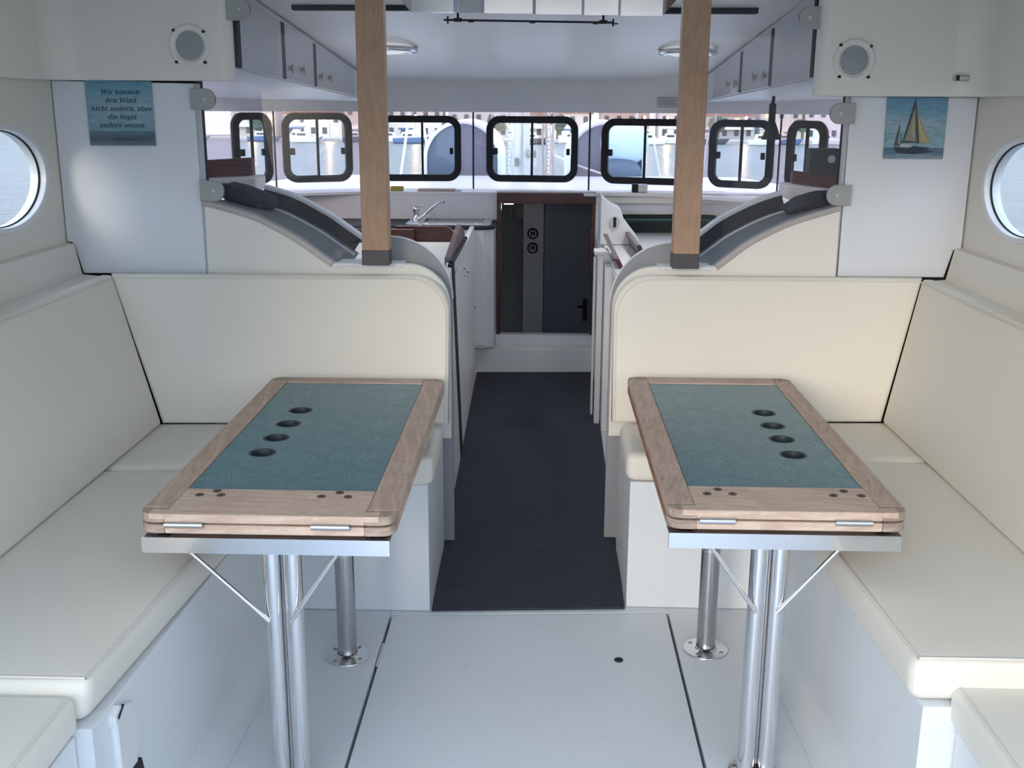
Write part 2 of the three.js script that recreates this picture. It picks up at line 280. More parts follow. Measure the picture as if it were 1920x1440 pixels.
function artCanvas(n, draw) { const c = document.createElement('canvas'); c.width = c.height = n; draw(c.getContext('2d'), n); const t = new THREE.CanvasTexture(c); t.colorSpace = THREE.SRGBColorSpace; return t; }
function wash(g, n, stops, y0, y1) { // watercolour sky: horizontal strokes of varying tint
  for (let i = 0; i < 900; i++) { const y = lerp(y0, y1, rnd()) * n, x = rnd() * n, k = Math.min(stops.length - 1.001, (y / n - y0) / (y1 - y0) * (stops.length - 1)), a = stops[Math.floor(k)], b = stops[Math.floor(k) + 1], f = k % 1, j = (rnd() - 0.5) * 34;
    g.fillStyle = `rgba(${a.map((v, q) => Math.round(lerp(v, b[q], f) + j)).join(',')},0.35)`; const w = n * (0.06 + rnd() * 0.22), h = n * (0.008 + rnd() * 0.03); g.beginPath(); g.ellipse(x, y, w / 2, h / 2, (rnd() - 0.5) * 0.3, 0, Math.PI * 2); g.fill(); }
}
{
  const t1 = artCanvas(512, (g, n) => {
    g.fillStyle = 'rgb(128,164,180)'; g.fillRect(0, 0, n, n);
    wash(g, n, [[92, 142, 172], [116, 164, 182], [150, 178, 190], [138, 170, 184], [122, 156, 172]], 0, 0.8);
    g.fillStyle = 'rgb(84,112,124)'; g.fillRect(0, n * 0.8, n, n * 0.2); wash(g, n, [[96, 126, 138], [66, 92, 104], [110, 128, 136]], 0.78, 1);
    g.fillStyle = 'rgb(18,40,64)'; g.textAlign = 'center'; g.textBaseline = 'middle';
    const lines = ['Wir können', 'den Wind', 'nicht ändern, aber', 'die Segel', 'anders setzen.'];
    lines.forEach((s, i) => { g.font = 'italic bold 50px serif'; g.fillText(s, n * 0.52, n * (0.175 + 0.127 * i)); });
    g.font = 'italic bold 34px serif'; g.fillText('Aristoteles', n * 0.54, n * 0.9);
  });
  const g1 = exXY(sh([[-1.536, 1.463], [-1.313, 1.464], [-1.312, 1.674], [-1.537, 1.677]]), -3.672, -3.664, 0.001);
  solo('verse_tile', 'blue watercolour tile with a five line German verse', 'tile', artUv(g1, -1.537, -1.312, 1.463, 1.677), std({ map: t1, roughness: 0.4 }), undefined, undefined, true);
  const t2 = artCanvas(512, (g, n) => {
    g.fillStyle = 'rgb(110,148,166)'; g.fillRect(0, 0, n, n);
    wash(g, n, [[88, 140, 178], [108, 160, 188], [164, 186, 198], [138, 180, 186], [154, 184, 196]], 0, 0.83);
    g.fillStyle = 'rgb(84,114,138)'; g.fillRect(0, n * 0.83, n, n * 0.17); wash(g, n, [[72, 102, 130], [88, 118, 140], [138, 156, 168]], 0.83, 1);
    const poly = (c, ...p) => { g.fillStyle = c; g.beginPath(); p.forEach(([x, y], i) => (i ? g.lineTo(x * n, y * n) : g.moveTo(x * n, y * n))); g.closePath(); g.fill(); };
    poly('rgb(58,66,66)', [0.46, 0.0], [0.30, 0.74], [0.55, 0.74]); poly('rgb(140,138,124)', [0.465, 0.16], [0.34, 0.7], [0.53, 0.72]); poly('rgb(166,160,140)', [0.465, 0.2], [0.43, 0.55], [0.51, 0.7]);
    poly('rgb(160,158,120)', [0.5, 0.22], [0.58, 0.74], [0.77, 0.745]); poly('rgb(182,176,132)', [0.52, 0.32], [0.62, 0.7], [0.72, 0.72]); poly('rgb(34,46,48)', [0.465, 0.02], [0.5, 0.2], [0.585, 0.75], [0.555, 0.75]);
    poly('rgb(60,74,82)', [0.24, 0.4], [0.17, 0.79], [0.27, 0.79]); poly('rgb(136,142,136)', [0.25, 0.48], [0.225, 0.75], [0.265, 0.76]); poly('rgb(56,70,84)', [0.265, 0.5], [0.28, 0.78], [0.31, 0.79]);
    poly('rgb(190,194,196)', [0.28, 0.755], [0.48, 0.775], [0.6, 0.79], [0.58, 0.81], [0.28, 0.8]); poly('rgb(36,48,72)', [0.17, 0.8], [0.42, 0.82], [0.5, 0.785], [0.62, 0.8], [0.76, 0.81], [0.72, 0.85], [0.85, 0.88], [0.5, 0.925], [0.22, 0.9]);
    g.strokeStyle = 'rgba(170,186,196,0.7)'; g.lineWidth = 7; g.beginPath(); g.moveTo(n * 0.2, n * 0.935); g.lineTo(n * 0.8, n * 0.94); g.stroke();
  });
  const g2 = exXY(sh([[1.152, 1.434], [1.352, 1.434], [1.35, 1.636], [1.148, 1.636]]), -3.732, -3.724, 0.001);
  solo('boat_tile', 'square watercolour tile of a two masted sailing boat', 'tile', artUv(g2, 1.148, 1.352, 1.434, 1.636), std({ map: t2, roughness: 0.3 }), undefined, undefined, true);
}
// lower bulkhead with its swept upper edge; the same cut-out line carries the deep grey sill behind it
const sides = [
  { s: -1, zf: -3.66, C: [[-1.158, 1.281], [-1.07, 1.258], [-0.982, 1.231], [-0.91, 1.196], [-0.838, 1.155], [-0.777, 1.112], [-0.721, 1.072]], xe: -0.318, yt: 1.07, post: [-0.613, -0.521], word: 'under the verse tile side', xw: -2.02 },
  { s: 1, zf: -3.715, C: [[1.02, 1.275], [0.936, 1.25], [0.85, 1.221], [0.778, 1.187], [0.708, 1.147], [0.655, 1.106], [0.603, 1.064]], xe: 0.25, yt: 1.06, post: [0.45, 0.54], word: 'under the boat tile side', xw: 1.7 },
];
for (const S of sides) {
  const { s, zf, C, xe, yt } = S, cur = new THREE.CatmullRomCurve3(C.map(([x, y]) => V(x, y, 0))).getPoints(30).map((p) => [p.x, p.y]);
  const fix = (p) => (s < 0 ? p.slice().reverse() : p); // keep outlines counter-clockwise
  const R = 0.15, rim = []; for (let i = 0; i <= 12; i++) { const q = i / 12 * Math.PI / 2; rim.push([xe - s * -1 * 0 + s * R - s * R * Math.sin(q), yt - R + R * Math.cos(q)]); }
  sheet('wall_bulkhead_' + (s < 0 ? 'left' : 'right'), exXY(sh(fix([...cur, ...rim, [xe, 0.44], [s < 0 ? -1.17 : 1.03, 0.44]])), zf - 0.035, zf, 0.004), M.cream);
  // metal edging along the cut-out
  const off = (k) => cur.map(([x, y], i) => { const a = cur[Math.max(0, i - 1)], b = cur[Math.min(cur.length - 1, i + 1)], l = Math.hypot(b[0] - a[0], b[1] - a[1]); return [x + k * s * -1 * -(b[1] - a[1]) / l * 1, y + k * Math.abs(b[0] - a[0]) / l]; });
  const strip = (a, b) => sh(fix([...a, ...b.slice().reverse()]));
  sheet('trim_' + (s < 0 ? 2 : 3), exXY(strip(off(0.004), off(-0.016)), zf - 0.03, zf + 0.006, 0.002), M.trim);
  const zb = zf - 0.53;
  const tray = thing('bulkhead_sill', s < 0 ? 'curved grey sill tray with black rubber strip on the verse tile side' : 'curved grey sill tray with black rubber strip on the boat tile side', 'sill', [cur[15][0], 1.1, zf - 0.25]);
  const dip = (g) => warp(g, (x, y, z) => [x, y - 0.035 * Math.min(1, (zf - 0.036 - z) / 0.45), z]);
  part('tray', flat(dip(exXY(strip(off(-0.002), off(-0.03)), zb, zf - 0.036, 0))), M.sill, tray);
  const cut = (a) => a.filter((_, i) => Math.abs(cur[i][0]) < (s < 0 ? 1.092 : 0.95));
  part('rubber_strip', exXY(strip(cut(off(0.022)), cut(off(-0.045))), zb, zb + 0.02, 0.003), M.rubber, tray);
  part('edge_trim', exXY(strip(cut(off(0.036)), cut(off(0.022))), zb - 0.03, zb + 0.024, 0.002), M.pale, tray);
  part('inner_rail', flat(dip(exXY(strip(off(0.006), off(-0.002)), zb + 0.12, zb + 0.135, 0.002))), M.grey, tray);
  // flat ledge the post stands on
  sheet('trim_' + (s < 0 ? 4 : 5), B(C[6][0] - s * 0.01, xe + s * 0.16, yt - 0.012, yt + 0.002, zf - 0.1, zf + 0.004, 0.003), M.white);
  // round-cornered partition between bench and galley
  const za = zf - 0.09, r2 = 0.22, yt2 = s < 0 ? 1.152 : 1.132, o2 = [[xe, 0]]; for (let i = 0; i <= 16; i++) { const q = i / 16 * Math.PI / 2; o2.push([xe + s * r2 - s * r2 * Math.cos(q), yt2 - r2 + r2 * Math.sin(q)]); }
  const xo = s < 0 ? -0.605 : 0.535, base = [...o2, [xo, yt2], [xo, 0]];
  sheet('wall_partition_' + (s < 0 ? 'left' : 'right'), exXY(sh(s < 0 ? base : base.slice().reverse()), za - 0.028, za, 0.002), M.partition);
  sheet('trim_' + (s < 0 ? 6 : 7), TB([...o2.slice(1).map(([x, y]) => [x, y, za - 0.014]), [xo, yt2, za - 0.014]], 0.004, 40), M.white);
  // teak posts with steel shoes, up to the roof
  const [p0, p1] = S.post;
  const post = thing('wooden_post', s < 0 ? 'tan wooden post with a steel shoe at the sink side of the gangway' : 'tan wooden post with a steel shoe at the stove side of the gangway', 'post', [(p0 + p1) / 2, yt, zf + 0.01]);
  part('shaft', B(p0, p1, yt + 0.05, 2.02, zf - 0.02, zf + 0.045, 0.004), M.post, post, 1);
  part('shoe', B(p0 - 0.001, p1 + 0.001, yt + 0.001, yt + 0.052, zf - 0.022, zf + 0.047, 0.002), M.shoe, post);
  // clear pane between board and post, held by disc clips
  const px = s < 0 ? -1.165 : 1.025, top = 1.96, pane = thing('acrylic_pane', s < 0 ? 'clear acrylic pane between the verse tile board and the post' : 'clear acrylic pane between the boat tile board and the post', 'pane', [s * 0.85, yt, zf - 0.01]);
  const outl = [[px, C[0][1] + 0.006], ...off(0.006), [s < 0 ? p0 : p1, yt + 0.06], [s < 0 ? p0 : p1, top], [px, top]];
  part('sheet', exXY(sh(fix(outl).reverse().reverse()), zf - 0.016, zf - 0.01, 0), M.pane, pane);
  const clips = s < 0 ? [[-1.128, 1.617], [-1.118, 1.315], [-0.995, 1.902]] : [[0.99, 1.582], [1.0, 1.312], [0.866, 1.885]];
  for (const [cx, cy] of clips) {
    const d = rr(-0.05, -0.035, 0.034, 0.035, [0, 0.034, 0.034, 0]);
    const clip = part('clip', ex(d, 0.014, 0.003, 16).rotateZ(s < 0 ? 0 : Math.PI).translate(cx, cy, zf + 0.0), M.clearClip, pane);
    part('clip_ring', new THREE.TorusGeometry(0.033, 0.002, 6, 24, Math.PI).rotateZ(s < 0 ? -Math.PI / 2 : Math.PI / 2).translate(cx, cy, zf + 0.01), M.rubber, clip);
    part('clip_screw', CY([cx, cy, zf + 0.012], [cx, cy, zf + 0.018], 0.006), M.plastic, clip);
  }
}

// ---------------------------------------------------------------- bench bases and upholstery
function fillet(pts, i, r, n = 8) { // round corner i of a polygon
  const [a, b, c] = [pts[i - 1], pts[i], pts[i + 1]].map((p) => new THREE.Vector2(...p)), u = a.clone().sub(b).normalize(), w = c.clone().sub(b).normalize();
  const ang = Math.acos(u.dot(w)), d = r / Math.tan(ang / 2), A = b.clone().addScaledVector(u, d), Cc = b.clone().addScaledVector(w, d), out = [];
  for (let k = 0; k <= n; k++) { const t = k / n; out.push([(1 - t) ** 2 * A.x + 2 * t * (1 - t) * b.x + t * t * Cc.x, (1 - t) ** 2 * A.y + 2 * t * (1 - t) * b.y + t * t * Cc.y]); }
  return [...pts.slice(0, i), ...out, ...pts.slice(i + 1)];
}
{
  // verse tile side
  const b1 = thing('bench_base', 'white L-shaped bench base with a small locker door below the long seat cushion', 'bench', [-1.0, 0, -2.7]);
  let o = [[-0.352, -3.69], [-0.352, -3.178], [-0.812, -3.176], [-0.852, -1.79], [-1.535, -1.79], [-1.535, -3.65]];
  o = fillet(o, 2, 0.06); part('plinth', exXZ(o, 0.001, 0.438, 0.004), M.deck, b1);
  const door = part('locker_door', exYZ([[-1.866, 0.30], [-1.862, 0.452], [-1.885, 0.462], [-1.955, 0.43], [-1.97, 0.36], [-1.95, 0.29]].map(([z, y]) => [z, y - 0.03]), -0.858, -0.836, 0.004), M.white, b1);
  part('finger_slot', exYZ([[-1.872, 0.414], [-1.9, 0.427], [-1.905, 0.424], [-1.874, 0.408]], -0.838, -0.834, 0), M.gap, door);
  part('finger_slot', exYZ([[-1.926, 0.264], [-1.963, 0.262], [-1.974, 0.22], [-1.94, 0.22]], -0.85, -0.8335, 0), M.gap, door);
  part('door_edge', CY([-0.843, 0.27, -1.873], [-0.843, 0.40, -1.868], 0.009, 0.009, 12), M.white, door);
  const b2 = thing('bench_base', 'white bench base under the short cushion at the near end of the verse tile side', 'bench', [-1.2, 0, -0.7]);
  part('plinth', exXZ([[-0.885, 0.4], [-1.535, 0.4], [-1.535, -1.784], [-0.885, -1.784]], 0.001, 0.425, 0.004), M.deck, b2);
  const cove = (s, x0, z0, x1, z1, o) => { const pr = [[0, 0], [0, 0.07]]; for (let i = 0; i <= 8; i++) { const q = i / 8 * Math.PI / 2; pr.push([0.07 - 0.07 * Math.cos(q), 0.07 - 0.07 * Math.sin(q)]); } const g = warp(exXY(sh(pr), z0, z1, 0), (x, y, z) => [s * x + lerp(x0, x1, (z - z0) / (z1 - z0)), y + 0.0012, z]); part('cove', flat(g), M.deck, o); };
  cove(1, -0.815, -3.17, -0.853, -1.8, b1);
  // boat tile side
  const b3 = thing('bench_base', 'plain white L-shaped bench base without a locker door below the long seat cushion', 'bench', [0.95, 0, -2.7]);
  o = [[0.289, -3.70], [1.335, -3.70], [1.335, -1.93], [0.775, -1.93], [0.735, -3.232], [0.292, -3.234]];
  o = fillet(o, 4, 0.06); part('plinth', exXZ(o, 0.001, 0.438, 0.004), M.deck, b3);
  cove(-1, 0.738, -3.225, 0.776, -1.94, b3);
  const b4 = thing('bench_base', 'white bench base under the short cushion at the near end of the boat tile side', 'bench', [1.2, 0, -0.7]);
  part('plinth', exXZ([[0.845, 0.4], [0.845, -1.924], [1.335, -1.924], [1.335, 0.4]], 0.001, 0.39, 0.004), M.deck, b4);
}
const Q = (x0, x1, y0, y1, z0, z1) => [[[[x0, y0, z0], [x0, y0, z1]], [[x0, y1, z0], [x0, y1, z1]]], [[[x1, y0, z0], [x1, y0, z1]], [[x1, y1, z0], [x1, y1, z1]]]];
function cushion(label, c, r, bulge, group, pipes = []) {
  const ctr = [0, 1e9, 0]; let n = 0; c.flat(2).forEach((p) => { ctr[0] += p[0] / 8; ctr[2] += p[2] / 8; ctr[1] = Math.min(ctr[1], p[1]); n++; });
  const o = thing('cushion', label, 'cushion', ctr, group);
  part('cover', pad(c, r, bulge), M.vinyl, o);
  for (const p of pipes) part('piping', TB(p, 0.0032, 60, 6, false, 0.3), M.piping, o);
  return o;
}
{
  const T = 0.535, U = 0.439;
  // seats, verse tile side
  cushion('long cream vinyl seat cushion beside the table on the verse tile side', [[[[-1.335, U, -3.012], [-1.325, U, -1.80]], [[-1.335, T, -3.012], [-1.325, T, -1.80]]], [[[-0.79, U, -3.012], [-0.868, U, -1.80]], [[-0.79, T, -3.012], [-0.852, T, -1.80]]]], 0.03, 0.007, undefined,
    [[[-0.80, T - 0.003, -3.0], [-0.83, T + 0.001, -2.4], [-0.866, T - 0.002, -1.815]], [[-1.31, T - 0.002, -1.812], [-1.0, T + 0.001, -1.81], [-0.866, T - 0.002, -1.815]]]);
  cushion('cream vinyl seat cushion in the corner below the verse tile', [[[[-1.335, U, -3.50], [-1.335, U, -3.018]], [[-1.335, T, -3.50], [-1.335, T, -3.018]]], [[[-0.335, U, -3.53], [-0.335, U, -3.165]], [[-0.335, T, -3.53], [-0.335, T, -3.165]]]], 0.025, 0.005);
  cushion('short cream vinyl cushion at the near end of the verse tile side', Q(-1.33, -0.875, 0.432, 0.512, -1.795, -0.3), 0.022, 0.006, undefined, [[[-0.887, 0.512, -1.78], [-0.885, 0.513, -1.2], [-0.887, 0.512, -0.35]]]);
  // seats, boat tile side
  cushion('long cream vinyl seat cushion beside the table on the boat tile side', [[[[0.70, U, -3.195], [0.752, U, -1.94]], [[0.70, T, -3.195], [0.75, T, -1.94]]], [[[1.235, U, -3.195], [1.235, U, -1.94]], [[1.235, T, -3.195], [1.235, T, -1.94]]]], 0.03, 0.007, undefined,
    [[[0.712, T - 0.003, -3.18], [0.735, T + 0.001, -2.5], [0.766, T - 0.002, -1.955]], [[1.2, T - 0.002, -1.952], [0.95, T + 0.001, -1.95], [0.766, T - 0.002, -1.955]]]);
  cushion('cream vinyl seat cushion in the corner below the boat tile', [[[[0.277, U, -3.57], [0.277, U, -3.225]], [[0.277, T, -3.57], [0.277, T, -3.225]]], [[[1.235, U, -3.64], [1.235, U, -3.20]], [[1.235, T, -3.64], [1.235, T, -3.20]]]], 0.03, 0.005);
  cushion('short low cream vinyl cushion at the near end of the boat tile side', Q(0.832, 1.235, 0.396, 0.478, -1.952, -0.3), 0.02, 0.006, undefined, [[[0.846, 0.478, -1.93], [0.845, 0.48, -1.2], [0.846, 0.478, -0.35]]]);
  // backrests along the hull sides: lean outboard (v axis = towards the seat)
  const back = (s, xb, xt, zf0, zf1, zn, label) => cushion(label, [[[[xb + s * 0.09, 0.537, zf0], [xt + s * 0.038, 1.035, zf1]], [[xb, 0.537, zf0], [xt, 1.035, zf1]]], [[[xb + s * 0.09, 0.537, zn], [xt + s * 0.038, 1.035, zn]], [[xb, 0.537, zn], [xt, 1.035, zn]]]], 0.016, 0.012, undefined,
    [[[xt - s * 0.006, 1.026, zf1 + 0.02], [xt - s * 0.006, 1.027, (zf1 + zn) / 2], [xt - s * 0.006, 1.026, zn - 0.02]]]);
  back(-1, -1.292, -1.470, -3.468, -3.592, -0.6, 'long cream vinyl backrest cushion under the round window by the verse tile');
  back(1, 1.19, 1.300, -3.60, -3.66, -0.8, 'long cream vinyl backrest cushion under the round window by the boat tile');
  // backrests against the bulkhead: flat pads with one big rounded top corner beside the gangway
  for (const S of [{ s: -1, xb: -1.298, xt: -1.477, xi: -0.315, z: [-3.475, -3.512], zt: [-3.592, -3.62], l: 'cream vinyl backrest cushion with a rounded corner under the verse tile board' }, { s: 1, xb: 1.194, xt: 1.305, xi: 0.249, z: [-3.605, -3.556], zt: [-3.66, -3.655], l: 'cream vinyl backrest cushion with a rounded corner under the boat tile board' }]) {
    const { s, xb, xt, xi } = S, y0 = 0.537, y1 = 1.036, R = 0.125, pts = [[xb, y0], [xt, y1]];
    for (let i = 0; i <= 14; i++) { const q = i / 14 * Math.PI / 2; pts.push([xi + s * R - s * R * Math.sin(q), y1 - R + R * Math.cos(q)]); }
    pts.push([xi, y0]);
    const o = thing('cushion', S.l, 'cushion', [(xb + xi) / 2, y0, -3.56]);
    const lean = (x, y, z) => { const k = (x - xb) / (xi - xb), t = (y - y0) / (y1 - y0); const zb = lerp(S.z[0], S.z[1], k), zt = lerp(S.zt[0], S.zt[1], k); return [x, y, z + lerp(zb, zt, t)]; };
    let g = ex(sh(s < 0 ? pts.slice().reverse() : pts), 0.045, 0.014, 16, 5); g.translate(0, 0, -0.045);
    g = mergeVertices((g.deleteAttribute('uv'), g.deleteAttribute('normal'), g), 1e-5); warp(g, lean);
    part('cover', uvSmooth(g), M.vinyl, o);
    const pp = pts.slice(1).map(([x, y]) => { const dx = x - (xb + xi) / 2, dy = y - 0.75; return lean(x - Math.sign(dx) * 0.012, y - (y > 0.6 ? 0.012 : 0), -0.001); });
    part('piping', new THREE.TubeGeometry(new THREE.CatmullRomCurve3(pp.map((p) => V(...p)), false, 'centripetal'), 90, 0.0028, 6), M.piping, o);
  }
}
function uvSmooth(g) { return toFlatCaps(g); }
function toFlatCaps(g) { // keep the big faces flat and the rolled edges smooth
  const n = g.toNonIndexed(), p = n.attributes.position, s = n.attributes.normal, a = V(0, 0, 0), b = V(0, 0, 0), c = V(0, 0, 0);
  for (let i = 0; i < p.count; i += 3) {
    a.fromBufferAttribute(p, i); b.fromBufferAttribute(p, i + 1); c.fromBufferAttribute(p, i + 2); b.sub(a); c.sub(a); const area = b.clone().cross(c).length(), f = b.cross(c).normalize();
    if (Math.abs(f.z) > 0.9 && area > 4e-4) for (let k = 0; k < 3; k++) s.setXYZ(i + k, f.x, f.y, f.z);
  }
  return n;
}
// washboard slot strips on the gangway faces of the bench bases
sheet('trim_8', B(-0.358, -0.338, 0.002, 0.5, -3.99, -3.94, 0.004), M.cream);
sheet('trim_9', B(0.268, 0.288, 0.002, 0.5, -4.03, -3.98, 0.004), M.cream);

// ---------------------------------------------------------------- folding tables
function table(label, x0, x1, zn, zf, holes, ins, legX, legZ, backLeg, hingeX, plugs, s) {
  const t = thing('folding_table', label, 'table', [(x0 + x1) / 2, 0, (zn + zf) / 2]);
  const [ix0, ix1, izn, izf] = ins, Y = 0.72, h = 0.0215;
  const leaf = (y0, y1, kind, edge) => {
    const r = 0.04, side = (xa, xb, left) => { // long rails run between the rounded corners
      part(kind, B(xa, xb, y0, y1, zn - r - 0.004, zf + r + 0.004, 0.004), edge, t, 2);
    };
    side(x0, ix0, 1); side(ix1, x1, 0);
    part(kind, B(ix0, ix1, y0, y1, zn, izn, 0.004), M.teakLight, t, 0);
    part(kind, B(ix0, ix1, y0, y1, izf, zf, 0.004), M.teak, t, 0);
    for (const [cx, cz, a] of [[x0, zn, 0], [x1, zn, 1], [x1, zf, 2], [x0, zf, 3]]) { // rounded corner blocks
      const sx = cx === x0 ? 1 : -1, sz = cz === zn ? -1 : 1, xi = cx === x0 ? ix0 : ix1, ze = cz + sz * (r + 0.004);
      part('corner_block', exXZ(fillet([[xi, cz], [cx, cz], [cx, ze], [xi, ze]], 1, r), y0, y1, 0.003), M.teakEnd, t, 2);
    }
  };
  leaf(Y - h, Y, 'upper_rail', s > 0 ? M.teak : M.teak);
  leaf(Y - 2 * h - 0.004, Y - h - 0.004, 'lower_rail', s > 0 ? M.teakOrange : M.teak);
  // inlaid top with four cup holes
  const P = sh([[ix0 + 0.0015, -izn + 0.0015], [ix1 - 0.0015, -izn + 0.0015], [ix1 - 0.0015, -izf - 0.0015], [ix0 + 0.0015, -izf - 0.0015]]);
  const hr = 0.0325;
  for (const [hx, hz] of holes) { const q = new THREE.Path(); q.absellipse(hx, -hz, hr, hr, 0, Math.PI * 2, true); P.holes.push(q); }
  part('inlay_panel', exXZ(P, Y - h, Y - 0.004, 0.001, 24), M.laminate, t);
  part('lower_panel', B(ix0 - 0.001, ix1 + 0.001, Y - 2 * h, Y - 2 * h + 0.004, izf - 0.001, izn + 0.001, 0), M.black, t);  // coloured black so the cup holes above look shaded
  for (const [hx, hz] of holes) part('cup_ring', new THREE.LatheGeometry([[hr - 0.0035, -0.018], [hr - 0.0035, -0.001], [hr - 0.001, 0.0006], [hr + 0.0035, 0], [hr + 0.004, -0.001]].map(([a, b]) => new THREE.Vector2(a, b)), 36).translate(hx, Y - 0.0038, hz), M.cupRingShade, t);
  // hinges, dowels and end inlays on the near rail
  for (const [a, b] of hingeX) { part('hinge', [CY([a, Y - h - 0.002, zn + 0.004], [b, Y - h - 0.002, zn + 0.004], 0.0075), B(a + 0.004, b - 0.004, Y - h - 0.003, Y - h, zn - 0.02, zn + 0.004, 0)], M.brushed, t); }
  for (const [px, pz] of plugs) part('dowel', [new THREE.TorusGeometry(0.0085, 0.0016, 6, 20).rotateX(Math.PI / 2).translate(px, Y + 0.0002, pz), CY([px, Y - 0.001, pz], [px, Y + 0.0007, pz], 0.005)], M.dowel, t);
  for (const px of [ix0 - 0.014, ix1 + 0.014]) part('end_inlay', B(px - 0.018, px + 0.018, Y - 0.012, Y + 0.0008, zn - 0.028, zn + 0.0015, 0.001), M.teakLight, t, 0);
  // stainless underframe: channel, legs, braces, flanges
  const yb = Y - 2 * h - 0.012, ch = exYZ([[zn + 0.002, yb], [zn + 0.002, yb - 0.037], [zn - 0.003, yb - 0.037], [zn - 0.003, yb - 0.004], [zn - 0.05, yb - 0.004], [zn - 0.05, yb]].map(([z, y]) => [z, y]), x0 + 0.004, x1 - 0.012, 0.001);
  part('channel', ch, M.steel, t);
  part('channel', B(x0 + 0.02, x1 - 0.02, yb - 0.03, yb, backLeg[1] - 0.02, backLeg[1] + 0.02, 0.002), M.steel, t);
  part('runner', [B(x0 + 0.03, x0 + 0.06, yb - 0.002, yb + 0.008, zf + 0.1, zn - 0.03, 0.001), B(x1 - 0.06, x1 - 0.03, yb - 0.002, yb + 0.008, zf + 0.1, zn - 0.03, 0.001)], M.black, t);
  const flange = (x, z) => { const f = part('flange', new THREE.LatheGeometry([[0.03, 0.014], [0.034, 0.013], [0.038, 0.007], [0.066, 0.006], [0.068, 0.004], [0.068, 0]].map(([a, b]) => new THREE.Vector2(a, b)), 40).translate(x, 0.0005, z), M.steel, t); for (let i = 0; i < 4; i++) { const q = i * Math.PI / 2 + 0.6; part('screw', CY([x + 0.052 * Math.cos(q), 0.006, z + 0.052 * Math.sin(q)], [x + 0.052 * Math.cos(q), 0.0085, z + 0.052 * Math.sin(q)], 0.006), M.dullSteel, f); } };
  part('leg', CY([legX - 0.0235, 0.006, legZ], [legX - 0.0235, yb - 0.003, legZ], 0.0215, 0.0215, 32), M.steel, t);
  part('leg', CY([legX + 0.0235, 0.006, legZ], [legX + 0.0235, yb - 0.003, legZ], 0.0215, 0.0215, 32), M.steel, t);
  part('leg', CY([backLeg[0], 0.006, backLeg[1]], [backLeg[0], yb - 0.003, backLeg[1]], 0.0285, 0.0285, 36), M.satin, t);
  part('leg_collar', CY([backLeg[0], 0.33, backLeg[1]], [backLeg[0], 0.336, backLeg[1]], 0.0292, 0.0292, 36), M.brushed, t);
  flange(legX, legZ); flange(backLeg[0], backLeg[1]);
  part('brace', CY([x0 + 0.1, yb - 0.035, legZ + 0.024], [legX - 0.03, 0.455, legZ + 0.024], 0.0055, 0.0055, 12), M.steel, t);
  part('brace', CY([x1 - 0.13, yb - 0.035, legZ + 0.024], [legX + 0.02, 0.455, legZ + 0.024], 0.0055, 0.0055, 12), M.steel, t);
  return t;
}
function fixXZ(p) { let a = 0; for (let i = 0; i < p.length; i++) { const [x, y] = p[i], [u, v] = p[(i + 1) % p.length]; a += x * -v - u * -y; } return a < 0 ? p.slice().reverse() : p; }
table('folded wooden table with blue-green inlay on the verse tile side', -0.892, -0.318, -2.195, -3.437, [[-0.727, -2.646], [-0.723, -2.777], [-0.72, -2.91], [-0.716, -3.049]], [-0.834, -0.385, -2.362, -3.374], -0.584, -2.235, [-0.568, -2.878], [[-0.83, -0.745], [-0.503, -0.418]], [[-0.79, -2.318], [-0.757, -2.345], [-0.74, -2.318], [-0.505, -2.318], [-0.467, -2.345], [-0.443, -2.318]], -1);
table('folded wooden table with blue-green inlay on the boat tile side', 0.292, 0.833, -2.268, -3.497, [[0.667, -2.689], [0.667, -2.825], [0.668, -2.952], [0.669, -3.085]], [0.357, 0.776, -2.43, -3.42], 0.541, -2.325, [0.513, -2.958], [[0.363, 0.443], [0.668, 0.75]], [[0.395, -2.375], [0.425, -2.405], [0.455, -2.375], [0.69, -2.375], [0.722, -2.405], [0.755, -2.375]], 1);

